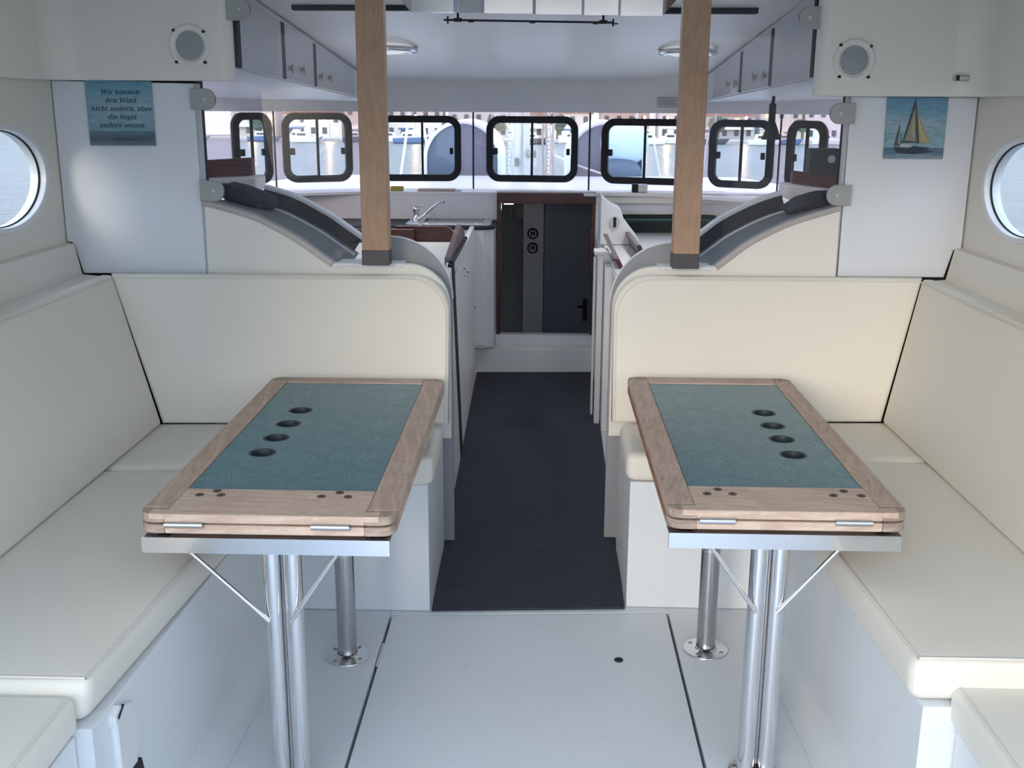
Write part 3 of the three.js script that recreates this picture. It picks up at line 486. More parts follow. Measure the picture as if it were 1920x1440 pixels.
// ---------------------------------------------------------------- saloon shell
const seams = [[-1.69, -3.76], [-2.0, -6.2], [-1.63, -6.585], [-1.13, -6.83], [-0.44, -6.88], [0.29, -6.815], [0.945, -6.585], [1.365, -6.33], [1.68, -5.9], [1.48, -3.82]];
const wins = { 1: [[-1.872, -6.418], [-1.682, -6.6]], 2: [[-1.564, -6.56], [-1.205, -6.814]], 3: [[-1.042, -6.833], [-0.518, -6.887]], 4: [[-0.357, -6.86], [0.217, -6.82]], 5: [[0.362, -6.78], [0.88, -6.605]], 6: [[1.0, -6.56], [1.342, -6.36]], 7: [[1.385, -6.27], [1.548, -6.05]] };
for (let i = 0; i + 1 < seams.length; i++) { // clear wrap-round glazing, each facet with its own black framed sliding window
  const [a, b] = [seams[i], seams[i + 1]], l = Math.hypot(b[0] - a[0], b[1] - a[1]), ang = Math.atan2(-(b[1] - a[1]), b[0] - a[0]);
  const put = (g) => g.rotateY(ang).translate(a[0], 0, a[1]);
  const o = struct('window_' + (3 + i), [a[0], 1.09, a[1]]);
  const s = rr(0, 1.075, l, i === 0 || i === 8 ? 1.7 : 1.6, 0), w = wins[i];
  if (w) {
    const t = (p) => ((p[0] - a[0]) * (b[0] - a[0]) + (p[1] - a[1]) * (b[1] - a[1])) / l, u0 = Math.max(0.02, t(w[0])), u1 = Math.min(l - 0.02, t(w[1])), y0 = 1.137, y1 = i < 3 ? 1.556 : i < 5 ? 1.54 : 1.53, fw = 0.042, r = Math.min(0.085, (u1 - u0) * 0.3);
    const hole = rr(u0 + 0.01, y0 + 0.01, u1 - 0.01, y1 - 0.01, r - 0.01, THREE.Path); s.holes.push(hole);
    const fr = rr(u0, y0, u1, y1, r); fr.holes.push(rr(u0 + fw, y0 + fw, u1 - fw, y1 - fw, r * 0.55, THREE.Path));
    part('window_frame', put(exXY(fr, -0.012, 0.022, 0.004, 10)), M.black, o);
    part('pane', put(exXY(rr(u0 + fw * 0.8, y0 + fw * 0.8, u1 - fw * 0.8, y1 - fw * 0.8, r * 0.5), 0, 0.004, 0)), M.glass, o);
    const um = (u0 + u1) / 2 + (i === 3 ? 0.02 : 0); part('mullion', put(B(um - 0.007, um + 0.007, y0 + fw - 0.004, y1 - fw + 0.004, -0.004, 0.014, 0.002)), M.black, o);
    for (const [q, d] of [[u0 + fw, 1], [u1 - fw, -1]]) part('latch', put(B(q - 0.008, q + d * 0.03, 1.305, 1.345, 0.004, 0.026, 0.004)), M.black, o);
  }
  part('glazing', put(exXY(s, -0.003, 0.003, 0)), M.glazing, o);
  part('seam', put(B(-0.005, 0.005, 1.09, 1.57, 0.002, 0.008, 0.001)), M.rubber, o);
}
{
  const out = [[-1.69, -3.76], [-2.0, -6.2], [-1.63, -6.585], [-1.13, -6.83], [-0.44, -6.88], [0.29, -6.815], [0.945, -6.585], [1.365, -6.33], [1.68, -5.9], [1.48, -3.82]];
  const ring = (d) => out.map(([x, z]) => { const r = Math.hypot(x + 0.05, z + 4.5), k = (r + d) / r; return [-0.05 + (x + 0.05) * k, z > -3.9 ? z : -4.5 + (z + 4.5) * k]; });
  const band = (y0, y1, d0, d1, z1) => { const g = []; for (let i = 0; i + 1 < out.length; i++) { const A = ring(d0), C = ring(d1); g.push(exXZ([A[i], A[i + 1], C[i + 1], C[i]], y0, y1, 0)); } return g; };
  // lower hull sides (not across the doorway), sill, and the curved valance over the windows
  sheet('wall_saloon_lower', [exXZ([[-1.73, -3.76], [-1.69, -3.76], [-2.0, -6.2], [-2.05, -6.2]], 0, 1.09), exXZ([[1.48, -3.82], [1.52, -3.82], [1.73, -5.9], [1.68, -5.9]], 0, 1.09)], M.pale);
  sheet('wall_front_left', B(-1.63, -0.278, 0.0, 1.078, -6.66, -6.6, 0.002), M.white); sheet('wall_front_right', B(0.324, 1.38, 0.0, 1.078, -6.62, -6.56, 0.002), M.white);
  sheet('wall_front_head', B(-0.28, 0.326, 1.086, 1.10, -6.66, -6.585, 0.002), M.white);
  sheet('wall_corner_left', exXZ([[-2.0, -6.1], [-1.75, -6.45], [-1.71, -6.62], [-2.06, -6.15]], 0, 1.078), M.white); sheet('wall_corner_right', exXZ([[1.37, -6.5], [1.68, -5.85], [1.74, -5.9], [1.4, -6.56]], 0, 1.078), M.white);
  const topPts = [...out.slice(0, 10)];
  sheet('trim_10', exXZ([[-1.83, -4.5], [-2.03, -6.2], [-1.64, -6.62], [-1.13, -6.87], [-0.44, -6.92], [0.3, -6.86], [0.96, -6.62], [1.39, -6.35], [1.7, -5.9], [1.56, -4.5], [1.40, -4.5], [1.45, -5.8], [1.2, -6.2], [0.8, -6.50], [0.326, -6.56], [-0.28, -6.6], [-1.1, -6.6], [-1.5, -6.4], [-1.75, -6.1], [-1.6, -4.5]], 1.072, 1.09, 0.003), M.pale);
  sheet('wall_valance', band(1.563, 1.83, -0.01, 0.05).slice(1, 8), M.pale);
  // ceiling slopes down towards the bow, with its curved front edge
  const cy = (z) => 2.0 - (-3.75 - z) * 0.08, cs = sh([[-2.1, -3.76], [-2.1, -6.35], [-1.68, -6.66], [-1.15, -6.92], [-0.44, -6.96], [0.3, -6.9], [0.98, -6.66], [1.42, -6.4], [1.8, -5.95], [1.8, -3.76]].map(([x, z]) => [x, -z])); cs.holes.push(rr(-0.46, 3.87, 0.40, 4.37, 0.04, THREE.Path)); // open sliding hatch above the gangway
  const c = exXZ(cs, 0, 0.06, 0.0);
  const p = c.attributes.position; for (let i = 0; i < p.count; i++) p.setY(i, p.getY(i) + cy(p.getZ(i))); c.computeVertexNormals();
  sheet('ceiling_saloon', c, M.pale);
  sheet('ceiling_beam', B(-1.72, 1.5, 1.985, 2.09, -3.85, -3.745, 0.003), M.pale);
  // dark slots each side of the roof hatch
  sheet('trim_11', [B(-0.95, -0.47, 1.945, 1.972, -4.24, -4.20, 0.003), B(0.43, 0.80, 1.94, 1.972, -4.28, -4.24, 0.003)], M.rubber);
  // screws in the ceiling and the chrome rimmed oval dome light
  for (const [x, z, n] of [[-0.30, -4.58, 'leftmost'], [-0.05, -4.6, 'second from left'], [0.21, -4.62, 'third from left'], [0.29, -4.62, 'rightmost']]) { const k = CY([x, cy(z) - 0.003, z], [x, cy(z) + 0.001, z], 0.012, 0.012, 12); solo('ceiling_stud', n + ' of the four black studs in the ceiling below the roof plate', 'stud', k, M.black, 'black studs behind the roof plate'); }
  for (const [lx, lz, n] of [[-0.75, -5.35, 'sink'], [0.69, -5.4, 'stove']]) { // glow added to fill the saloon; the stove side lamp is an unseen addition
    const ly = cy(lz) - 0.001, d = thing('dome_light', `oval chrome rimmed ceiling dome light with added fill glow behind the ${n} side post`, 'light', [lx, ly, lz]);
    part('rim', new THREE.TorusGeometry(0.13, 0.012, 10, 48).rotateX(Math.PI / 2).scale(1, 1, 1.5).translate(lx, ly - 0.012, lz), M.steel, d);
    part('lens', new THREE.SphereGeometry(0.125, 32, 12, 0, Math.PI * 2, Math.PI / 2, Math.PI / 2).scale(1, 0.25, 1.5).translate(lx, ly - 0.002, lz), M.lens, d);
    const pl = new THREE.SpotLight(lin(1, 0.96, 0.93), 0.75, 6, 1.15, 1); pl.position.set(lx, ly - 0.06, lz); pl.target.position.set(lx, 0, lz); pl.name = 'added_saloon_fill'; pl.castShadow = true; pl.shadow.radius = 4; scene.add(pl, pl.target);
  }
}
// polished roof plate hanging in the hatchway, and the black rod under it
{
  const o = thing('roof_plate', 'polished steel plate with vertical folds hanging above the gangway', 'plate', [-0.03, 1.888, -3.7]);
  const xs = [-0.475, -0.442, -0.30, -0.29, -0.21, -0.20, -0.04, -0.03, 0.12, 0.13, 0.24, 0.25, 0.385, 0.43], g = [];
  for (let i = 0; i + 1 < xs.length; i++) { const k = (i % 2) * 0.004, cut = i === 0 || i === xs.length - 2; const a = xs[i], b = xs[i + 1], y0 = cut ? (i === 0 ? [1.938, 1.898] : [1.888, 1.938]) : [lerp(1.900, 1.888, (a + 0.44) / 0.83), lerp(1.900, 1.888, (b + 0.44) / 0.83)]; g.push([a, b, y0, k]); }
  for (const [a, b, y0, k] of g) { const f = k ? 0.012 : -0.012, z = -3.706, q = exXZ([[a, z - f], [b, z + f], [b, z + f - 0.006], [a, z - f - 0.006]], 1.9, 2.0, 0); part('folded_panel', flat(warp(q, (x, y, zz) => [x, y < 1.95 ? lerp(y0[0], y0[1], (x - a) / (b - a)) : y, zz])), M.polished, o); }
  const r = thing('hatch_rod', 'thin black rod with end stops below the polished roof plate', 'rod', [-0.05, 1.874, -3.75]);
  part('rod', CY([-0.337, 1.878, -3.75], [0.229, 1.871, -3.75], 0.0035), M.black, r);
  for (const [x, y] of [[-0.324, 1.878], [0.228, 1.871]]) part('end_stop', CY([x, y - 0.012, -3.75], [x, y + 0.012, -3.75], 0.003), M.black, r);
  for (const [x, y] of [[-0.29, 1.878], [0.195, 1.873]]) part('bracket', [B(x - 0.014, x + 0.014, y - 0.006, y + 0.006, -3.757, -3.743, 0.003), B(x - 0.004, x + 0.004, y, 1.95, -3.752, -3.748, 0)], M.black, r);
}
// side lockers under the saloon roof
function lockers(s, x, yb, zs, label) {
  const z0 = zs[0], zE = zs[zs.length - 1] - 0.6, o = thing('wall_locker', label, 'locker', [x + s * 0.3, yb(zs[1]), (z0 + zE) / 2]);
  part('carcass', exYZ([[z0 + 0.015, yb(z0)], [zE, yb(zE)], [zE, 1.75], [z0 + 0.015, 1.998]], x + s * 0.012, x + s * 0.92, 0), M.grey, o);
  for (let i = 0; i + 1 < zs.length; i++) {
    const a = zs[i] - 0.045, b = zs[i + 1] + 0.0, top = (z) => 2.0 - (-3.75 - z) * 0.08 - 0.03, d = part('door', exYZ([[a, yb(a) + 0.006], [b, yb(b) + 0.006], [b, top(b)], [a, top(a)]], x, x + s * 0.016, 0.002), M.plasticDoor, o);
    part('gap_seal', exYZ([[zs[i] + 0.0, yb(zs[i]) + 0.008], [a, yb(a) + 0.008], [a, top(a)], [zs[i], top(zs[i])]], x - s * 0.003, x + s * 0.02, 0), M.black, o);
    if (i > 0) for (const dz of [-0.06, -0.28]) part('key_latch', [CY([x, yb(a) + 0.05, a + dz], [x - s * 0.014, yb(a) + 0.05, a + dz], 0.01, 0.01, 12), B(x - s * 0.018, x - s * 0.012, yb(a) + 0.03, yb(a) + 0.07, a + dz - 0.004, a + dz + 0.004, 0.001)], M.dullSteel, d);
  }
}
lockers(-1, -1.04, (z) => 1.716 + (z + 3.74) * 0.031, [-3.75, -4.40, -5.0, -6.05], 'grey overhead wall locker with key latches above the sink side windows');
lockers(1, 0.92, (z) => 1.694 + (z + 3.83) * 0.024, [-3.82, -4.52, -5.2, -6.05], 'grey overhead wall locker with key latches above the stove side windows');

// ---------------------------------------------------------------- door to the forward cabin
{
  const z = -6.585, o = struct('door_1', [0.02, 0.21, z]);
  part('door_jamb', exXY(sh([[-0.278, 0.212], [-0.278, 1.086], [-0.252, 1.086], [-0.252, 0.86], [-0.236, 0.8], [-0.236, 0.62], [-0.252, 0.55], [-0.258, 0.212]]), z - 0.05, z + 0.018, 0.003), M.mahogany, o, 1);
  part('door_jamb', exXY(sh([[0.324, 0.212], [0.324, 1.09], [0.302, 1.09], [0.302, 0.88], [0.292, 0.84], [0.292, 0.66], [0.304, 0.6], [0.31, 0.212]]), z - 0.05, z + 0.018, 0.003), M.mahogany, o, 1);
  part('door_head', B(-0.278, 0.324, 1.032, 1.09, z - 0.05, z + 0.02, 0.004), M.mahogany, o, 0);
  part('door_head', B(-0.25, 0.3, 1.026, 1.038, z - 0.05, z + 0.03, 0.003), M.mahogany, o, 0);
  part('door_sill', B(-0.288, 0.326, 0.106, 0.21, z - 0.05, z + 0.02, 0.004), M.white, o);
  const rz = -6.42; part('step_riser', exXZ([[-0.41, rz + 0.02], [0.33, rz - 0.02], [0.33, -6.6], [-0.41, -6.6]], 0.0, 0.152, 0.003), M.pale, o);
  // dark cabin beyond
  sheet('wall_cabin', [B(-1.3, 1.3, -0.64, -0.6, -8.3, -6.68, 0), B(-1.3, 1.3, 1.035, 1.05, -8.3, -6.63, 0), B(-1.32, -1.3, -0.64, 1.05, -8.3, -6.66, 0), B(1.3, 1.32, -0.64, 1.05, -8.3, -6.62, 0), B(-1.32, 1.32, -0.64, 1.05, -8.33, -8.3, 0)], M.cabin);
  const cz = -7.6, c = thing('gauge_column', 'grey column with two round black gauges inside the dark doorway', 'column', [-0.06, -0.6, cz - 0.03]);
  part('column', B(-0.134, 0.012, -0.6, 1.03, cz - 0.06, cz, 0.006), M.column, c);
  for (const y of [0.725, 0.623]) { const g = part('gauge', CY([-0.066, y, cz], [-0.066, y, cz + 0.015], 0.04, 0.038, 28), M.black, c); part('dial', [new THREE.TorusGeometry(0.022, 0.0045, 8, 24).translate(-0.066, y, cz + 0.015), B(-0.068, -0.064, y - 0.018, y + 0.004, cz + 0.014, cz + 0.017, 0)], M.grey, g); }
  const d = thing('cabin_door', 'slate blue cabin door with a black handle beside the gauge column', 'door', [0.2, -0.6, cz - 0.02]);
  part('door_leaf', B(0.016, 0.46, -0.6, 1.028, cz - 0.04, cz - 0.012, 0.004), M.cabinDoor, d);
  part('handle', [B(0.298, 0.33, 0.1, 0.26, cz - 0.012, cz + 0.006, 0.006), CY([0.305, 0.205, cz + 0.006], [0.262, 0.205, cz + 0.028], 0.009)], M.black, d);
  solo('strip_light', 'small white strip lamp high in the dark doorway', 'lamp', B(-0.25, -0.188, 0.984, 0.994, -7.0, -6.985, 0.003), std({ color: lin(0.9, 0.9, 0.88), roughness: 0.4, emissive: lin(1, 0.98, 0.92), emissiveIntensity: 2.6 }));
  const pl = new THREE.PointLight(lin(1, 0.96, 0.9), 0.012, 3); pl.position.set(-0.22, 0.97, -6.96); pl.name = 'strip_light_glow'; pl.castShadow = true; scene.add(pl);
}

// ---------------------------------------------------------------- galley on the sink side
{
  const b = thing('galley_cabinet', 'grey galley cabinet along the gangway with a raked front edge and black counter edging', 'cabinet', [-0.7, 0, -5.3]);
  const side = (z, o) => xL(z) + o;
  const face = exYZ([[-4.33, 0.985], [-4.77, 0.002], [-6.17, 0.002], [-6.17, 0.93], [-5.4, 0.93]], 0, 0.025, 0.002); warp(face, (x, y, z) => [x - 0.022 + xL(z), y, z]); part('side_panel', flat(face), M.pale, b);
  const f2 = exYZ([[-3.80, 0.002], [-3.80, 0.9], [-4.30, 0.985], [-4.745, 0.002]], 0, 0.025, 0.002); warp(f2, (x, y, z) => [x - 0.02 + xL(z), y, z]); part('end_panel', flat(f2), M.pale, b);
  const gp = exYZ([[-4.235, 0.985], [-4.36, 0.985], [-4.86, 0.012], [-4.72, 0.012]], 0.01, 0.0285, 0.001); warp(gp, (x, y, z) => [x - 0.02 + xL(z), y, z]); part('door_gap', flat(gp), M.gap, b);
  part('counter', B(-1.7, -0.39, 0.925, 0.955, -5.5, -3.85, 0.004), M.pale, b);
  part('counter_edge', CY([-0.366, 0.985, -4.28], [-0.378, 0.965, -5.3], 0.011, 0.009, 10), M.rubber, b);
  part('carcass', exXZ([[-1.7, -3.85], [-0.40, -3.85], [-0.42, -5.5], [-1.7, -5.5]], 0.0, 0.92, 0), M.grey, b);
  part('door_knob', [CY([-0.37, 0.83, -5.0], [-0.345, 0.83, -5.0], 0.012, 0.014, 16), CY([-0.37, 0.86, -4.95], [-0.355, 0.86, -4.95], 0.007, 0.007, 12)], M.steel, b);
  const f = thing('counter_fiddle', 'dark mahogany fiddle rail with rounded ends on the galley counter behind the partition', 'rail', [-0.5, 0.955, -4.9]);
  part('long_rail', exXY(rr(-0.72, 0.955, -0.43, 1.03, [0, 0, 0.05, 0.01]), -5.25, -5.22, 0.004), M.mahogany, f, 0);
  part('side_rail', flat(warp(exYZ(fillet(fillet([[-4.32, 0.9], [-4.32, 1.0], [-5.15, 1.05], [-5.32, 1.0], [-5.32, 0.955]], 2, 0.08), 1, 0.02), 0, 0.025, 0.004), (x, y, z) => [x - 0.03 + xL(z) - (1.0 - y) * -0.1, y, z])), M.greyWood, f, 2);
  const tr = thing('mahogany_tray', 'dark mahogany tray with steel pan knobs beside the tan post in the galley', 'tray', [-0.78, 0.955, -5.1]);
  part('tray_front', B(-1.0, -0.62, 0.955, 1.02, -5.2, -5.17, 0.004), M.mahogany, tr, 0);
  part('tray_side', exYZ([[-5.18, 0.955], [-5.6, 0.955], [-5.6, 1.0], [-5.18, 1.02]], -0.64, -0.62, 0.003), M.mahogany, tr, 2);
  for (const [x, n] of [[-0.66, 'leftmost'], [-0.6, 'middle'], [-0.575, 'rightmost']]) solo('stove_knob', n + ' of the three small steel knobs behind the galley partition', 'knob', CY([x, 0.956, -5.35], [x, 1.0, -5.35], 0.013, 0.01, 16), M.brushed, 'stove knobs behind the partition');
  // sink unit against the front wall
  const s = thing('sink_cabinet', 'white sink cabinet with an inset door beside the dark doorway', 'cabinet', [-0.7, 0.2, -6.4]);
  part('carcass', exXZ([[-1.7, -6.2], [-0.34, -6.2], [-0.283, -6.26], [-0.283, -6.598], [-1.7, -6.598]], 0.2, 0.905, 0.003), M.white, s);
  const dd = part('door', B(-0.62, -0.318, 0.22, 0.80, -6.2, -6.187, 0.003), M.white, s);
  part('lock', CY([-0.395, 0.452, -6.187], [-0.395, 0.452, -6.18], 0.01), M.dullSteel, dd);
  part('worktop', exXZ([[-1.7, -6.19], [-0.325, -6.19], [-0.276, -6.235], [-0.276, -6.598], [-1.7, -6.598]], 0.906, 0.925, 0.004), M.rubber, s);
  const k = thing('kitchen_sink', 'shallow stainless steel sink let into the worktop below the window', 'sink', [-0.52, 0.926, -6.38]);
  const rim = rr(-0.80, 6.225, -0.30, 6.57, 0.03); rim.holes.push(rr(-0.70, 6.27, -0.35, 6.53, 0.04, THREE.Path));
  part('rim', ex(rim, 0.006, 0.001).rotateX(-Math.PI / 2).translate(0, 0.926, 0), M.brushed, k); 
  part('basin_edge', ex((() => { const q = rr(-0.705, 6.265, -0.345, 6.535, 0.04); q.holes.push(rr(-0.70, 6.27, -0.35, 6.53, 0.04, THREE.Path)); return q; })(), 0.012, 0).rotateX(-Math.PI / 2).translate(0, 0.928, 0), M.steel, k);
  part('drain_board', B(-0.695, -0.355, 0.926, 0.929, -6.525, -6.275, 0.001), M.dullSteel, k);
  const fc = thing('faucet', 'chrome mixer tap with a long raised spout beside the sink', 'tap', [-0.755, 0.93, -6.42]);
  part('body', new THREE.LatheGeometry([[0.024, 0], [0.024, 0.012], [0.017, 0.02], [0.016, 0.055], [0.02, 0.06], [0.02, 0.078], [0.015, 0.084], [0, 0.086]].map(([a, c]) => new THREE.Vector2(a, c)), 24).translate(-0.755, 0.932, -6.42), M.steel, fc);
  part('spout', TB([[-0.745, 0.945, -6.40], [-0.70, 0.975, -6.39], [-0.63, 1.035, -6.375], [-0.60, 1.052, -6.37], [-0.583, 1.047, -6.365]], 0.0085, 30, 12), M.steel, fc);
  part('lever', [CY([-0.755, 1.014, -6.42], [-0.70, 1.022, -6.40], 0.005, 0.004, 12), CY([-0.755, 1.01, -6.42], [-0.755, 1.022, -6.42], 0.012)], M.steel, fc);
  // things on the sill
  solo('sponge', 'small yellow sponge on the sill beside the tan post', 'sponge', B(-0.94, -0.86, 1.091, 1.118, -6.68, -6.64, 0.006), std({ color: lin(0.42, 0.33, 0.08), roughness: 1 }));
  const pk = thing('paper_packet', 'flat pinkish paper packet lying on the sill above the sink', 'packet', [-0.64, 1.091, -6.66]);
  part('packet', B(-0.77, -0.54, 1.0905, 1.103, -6.72, -6.63, 0.003), std({ color: lin(0.48, 0.36, 0.33), roughness: 0.8 }), pk); part('flap', B(-0.57, -0.5, 1.0905, 1.1, -6.70, -6.64, 0.003), M.white, pk);
}
function flat(g) { const n = g.index ? g.toNonIndexed() : g; n.computeVertexNormals(); return n; }
// ---------------------------------------------------------------- stove side
{
  const b = thing('side_cabinet', 'grey cabinet along the gangway behind the right-angled white jamb', 'cabinet', [0.9, 0, -5.5]);
  part('side_panel', flat(warp(exYZ([[-5.2, 0.002], [-6.5, 0.002], [-6.5, 0.84], [-5.2, 0.84]], 0, 0.03, 0.002), (x, y, z) => [x + xR(z), y, z])), M.pale, b);
  part('end_panel', flat(warp(exYZ([[-3.84, 0.002], [-5.2, 0.002], [-5.2, 0.84], [-3.84, 0.84]], 0, 0.03, 0.002), (x, y, z) => [x + xR(z) + 0.03, y, z])), M.pale, b);
  part('carcass', exXZ([[0.36, -3.86], [1.34, -3.86], [1.34, -6.5], [0.36, -6.5]], 0, 0.82, 0), M.grey, b);
  part('counter', B(0.345, 1.35, 0.825, 0.855, -6.55, -3.87, 0.004), M.pale, b);
  const j = thing('door_jamb_post', 'slim white upright jamb on the gangway floor in front of the side cabinet', 'jamb', [0.29, 0, -5.32]);
  part('upright', B(0.279, 0.307, 0.009, 0.885, -5.36, -5.31, 0.004), M.white, j); part('slide_strip', B(0.262, 0.272, 0.05, 0.865, -5.40, -5.34, 0.002), M.grey, j); part('cap', B(0.262, 0.335, 0.885, 0.905, -5.42, -5.30, 0.004), M.white, j);
  // moulded console end beside the doorway
  const q = thing('console_end', 'white moulded console end with a stepped curved profile beside the doorway', 'console', [0.4, 0.857, -5.9]);
  let pr = [[0.322, 0.857], [0.322, 1.13], [0.352, 1.10], [0.39, 1.07], [0.43, 1.055], [0.45, 1.0], [0.49, 0.95], [0.53, 0.9], [0.545, 0.857]];
  part('shell', exXY(sh(pr), -6.2, -5.95, 0.006), M.white, q);
  part('socket', [CY([0.40, 0.985, -5.95], [0.40, 0.985, -5.935], 0.03, 0.028, 24)], M.plastic, q); part('socket_slot', B(0.392, 0.408, 0.955, 1.01, -5.94, -5.93, 0.002), M.black, q);
  const f = thing('counter_fiddle', 'reddish mahogany fiddle rail in two slanted pieces beside the console end', 'rail', [0.4, 0.857, -5.4]);
  part('front_piece', flat(warp(exYZ(fillet([[-5.05, 0.84], [-5.05, 0.90], [-5.62, 0.955], [-5.62, 0.87]], 1, 0.02), 0, 0.024, 0.003), (x, y, z) => [x + 0.345 + (0.96 - y) * 0.5 - 0.03, y, z])), M.mahogany, f, 2);
  part('rear_piece', flat(warp(B(0, 0.025, 0.857, 0.93, -6.25, -5.35, 0.004), (x, y, z) => [x + 0.50 - (y - 0.857) * 0.4 + (z + 5.35) * 0.02, y, z])), M.mahogany, f, 2);
  // recess with a green glass lid in the sill wall
  const c = thing('wall_recess', 'dark rounded recess with a green glass lid in the sill wall behind the post', 'recess', [0.75, 0.86, -6.5]);
  part('lining', [exXY(rr(0.42, 0.858, 1.07, 0.97, [0.01, 0.05, 0.05, 0.03]), -6.556, -6.548, 0.002)], M.recess, c);
  part('glass_lid', flat(warp(B(0.44, 1.03, 0, 0.008, 0, 0.09, 0.003), (x, y, z) => [x, 0.912 + y + z * 0.35, -6.54 + z])), M.greenGlass, c);
  part('lip', TB([[0.42, 0.974, -6.54], [0.7, 0.975, -6.54], [1.04, 0.974, -6.54], [1.08, 0.94, -6.54], [1.08, 0.88, -6.54]], 0.008, 30, 8), M.creamWall, c);
  sheet('trim_12', [B(0.326, 1.5, 1.03, 1.076, -6.57, -6.53, 0.012), B(0.326, 1.55, 1.078, 1.1, -6.60, -6.5, 0.006)], M.creamWall);
  const st = thing('kettle_lid', 'small black and steel lid on the stove behind the curved partition', 'lid', [0.62, 0.855, -5.6]);
  part('dome', new THREE.SphereGeometry(0.06, 24, 10, 0, Math.PI * 2, 0, Math.PI / 2).scale(1, 0.5, 1).translate(0.62, 0.857, -5.6), M.dullSteel, st); part('handle', CY([0.5, 0.87, -5.6], [0.57, 0.87, -5.6], 0.006), M.black, st);
  const cp = thing('compass', 'small square compass box half black half steel on the cream sill', 'instrument', [0.58, 1.1, -6.56]);
  part('case', B(0.54, 0.575, 1.101, 1.15, -6.59, -6.53, 0.004), M.black, cp); part('face', B(0.575, 0.632, 1.101, 1.148, -6.59, -6.532, 0.004), M.brushed, cp);
}
// ---------------------------------------------------------------- things seen through the side panes
for (const S of [{ s: -1, x: [-1.36, -1.155], z: -4.3, w: 'behind the pane beside the verse tile' }, { s: 1, x: [0.985, 1.19], z: -4.32, w: 'behind the pane beside the boat tile' }]) {
  const { s, z } = S, [a, b] = S.x, k = s < 0 ? (x) => (x + 1.36) * 0.06 : (x) => (1.19 - x) * 0.12, y = s < 0 ? 1.315 : 1.285;
  solo('grab_rail', 'short mahogany grab rail on a white block ' + S.w, 'rail', warp(B(a, b, 0, s < 0 ? 0.07 : 0.05, z - 0.03, z + 0.01, 0.006), (x, yy, zz) => [x, yy + y + k(x), zz]), M.railWood, undefined, 0);
  solo('coaming_block', 'white block under a mahogany rail ' + S.w, 'block', warp(B(s < 0 ? a : a - 0.03, s < 0 ? b + 0.025 : b, 0, 0.06, z - 0.1, z + 0.06, 0.012), (x, yy, zz) => [x, yy + y - 0.062 + k(x) * 1.0, zz]), M.cream);
  const cl = new THREE.IcosahedronGeometry(1, 4), c0 = s < 0 ? -1.10 : 0.99; { const p = cl.attributes.position; for (let i = 0; i < p.count; i++) { const q = V(p.getX(i), p.getY(i), p.getZ(i)), n = 1 + 0.35 * fbm(q.x * 2 + s, q.y * 2, q.z * 2); p.setXYZ(i, q.x * n, q.y * n, q.z * n); } }
  cl.scale(0.11, 0.035, 0.13); cl.rotateZ(s * 0.28); cl.translate(c0, s < 0 ? 1.27 : 1.262, -4.0); cl.computeVertexNormals();
  solo('folded_cloth', 'crumpled dark navy cloth ' + S.w, 'cloth', cl, M.navy);
}
{
  const t = thing('paper_towel_box', 'dark grey box with a round white spot on the mahogany grab rail', 'box', [1.1, 1.33, -4.34]);
  part('box', B(1.05, 1.17, 1.338, 1.445, -4.40, -4.31, 0.008), std({ color: lin(0.06, 0.075, 0.085), roughness: 0.7 }), t); part('spot', CY([1.132, 1.405, -4.311], [1.132, 1.405, -4.307], 0.015, 0.015, 24), M.plastic, t);
  const l = thing('cabin_fan', 'black clip lamp hanging by the upper corner of a saloon window', 'lamp', [1.14, 1.44, -5.5]);
  part('shade', CY([1.138, 1.445, -5.5], [1.138, 1.53, -5.5], 0.05, 0.016, 24), M.black, l); part('neck', B(1.118, 1.15, 1.52, 1.62, -5.51, -5.48, 0.008), M.black, l); part('arm', CY([1.135, 1.61, -5.5], [1.14, 1.685, -5.5], 0.008), M.black, l);
  const v = thing('air_vent', 'slotted vent in the valance beside the stove side post', 'vent', [0.75, 1.6, -6.66]);
  for (let i = 0; i < 4; i++) part('slat', flat(warp(B(0, 0.15, 0, 0.005, 0, 0.008, 0.001), (x, y, z) => [x + 0.68, y + 1.598 + i * 0.017, z - 6.655 + x * 0.35])), M.dullSteel, v);
}

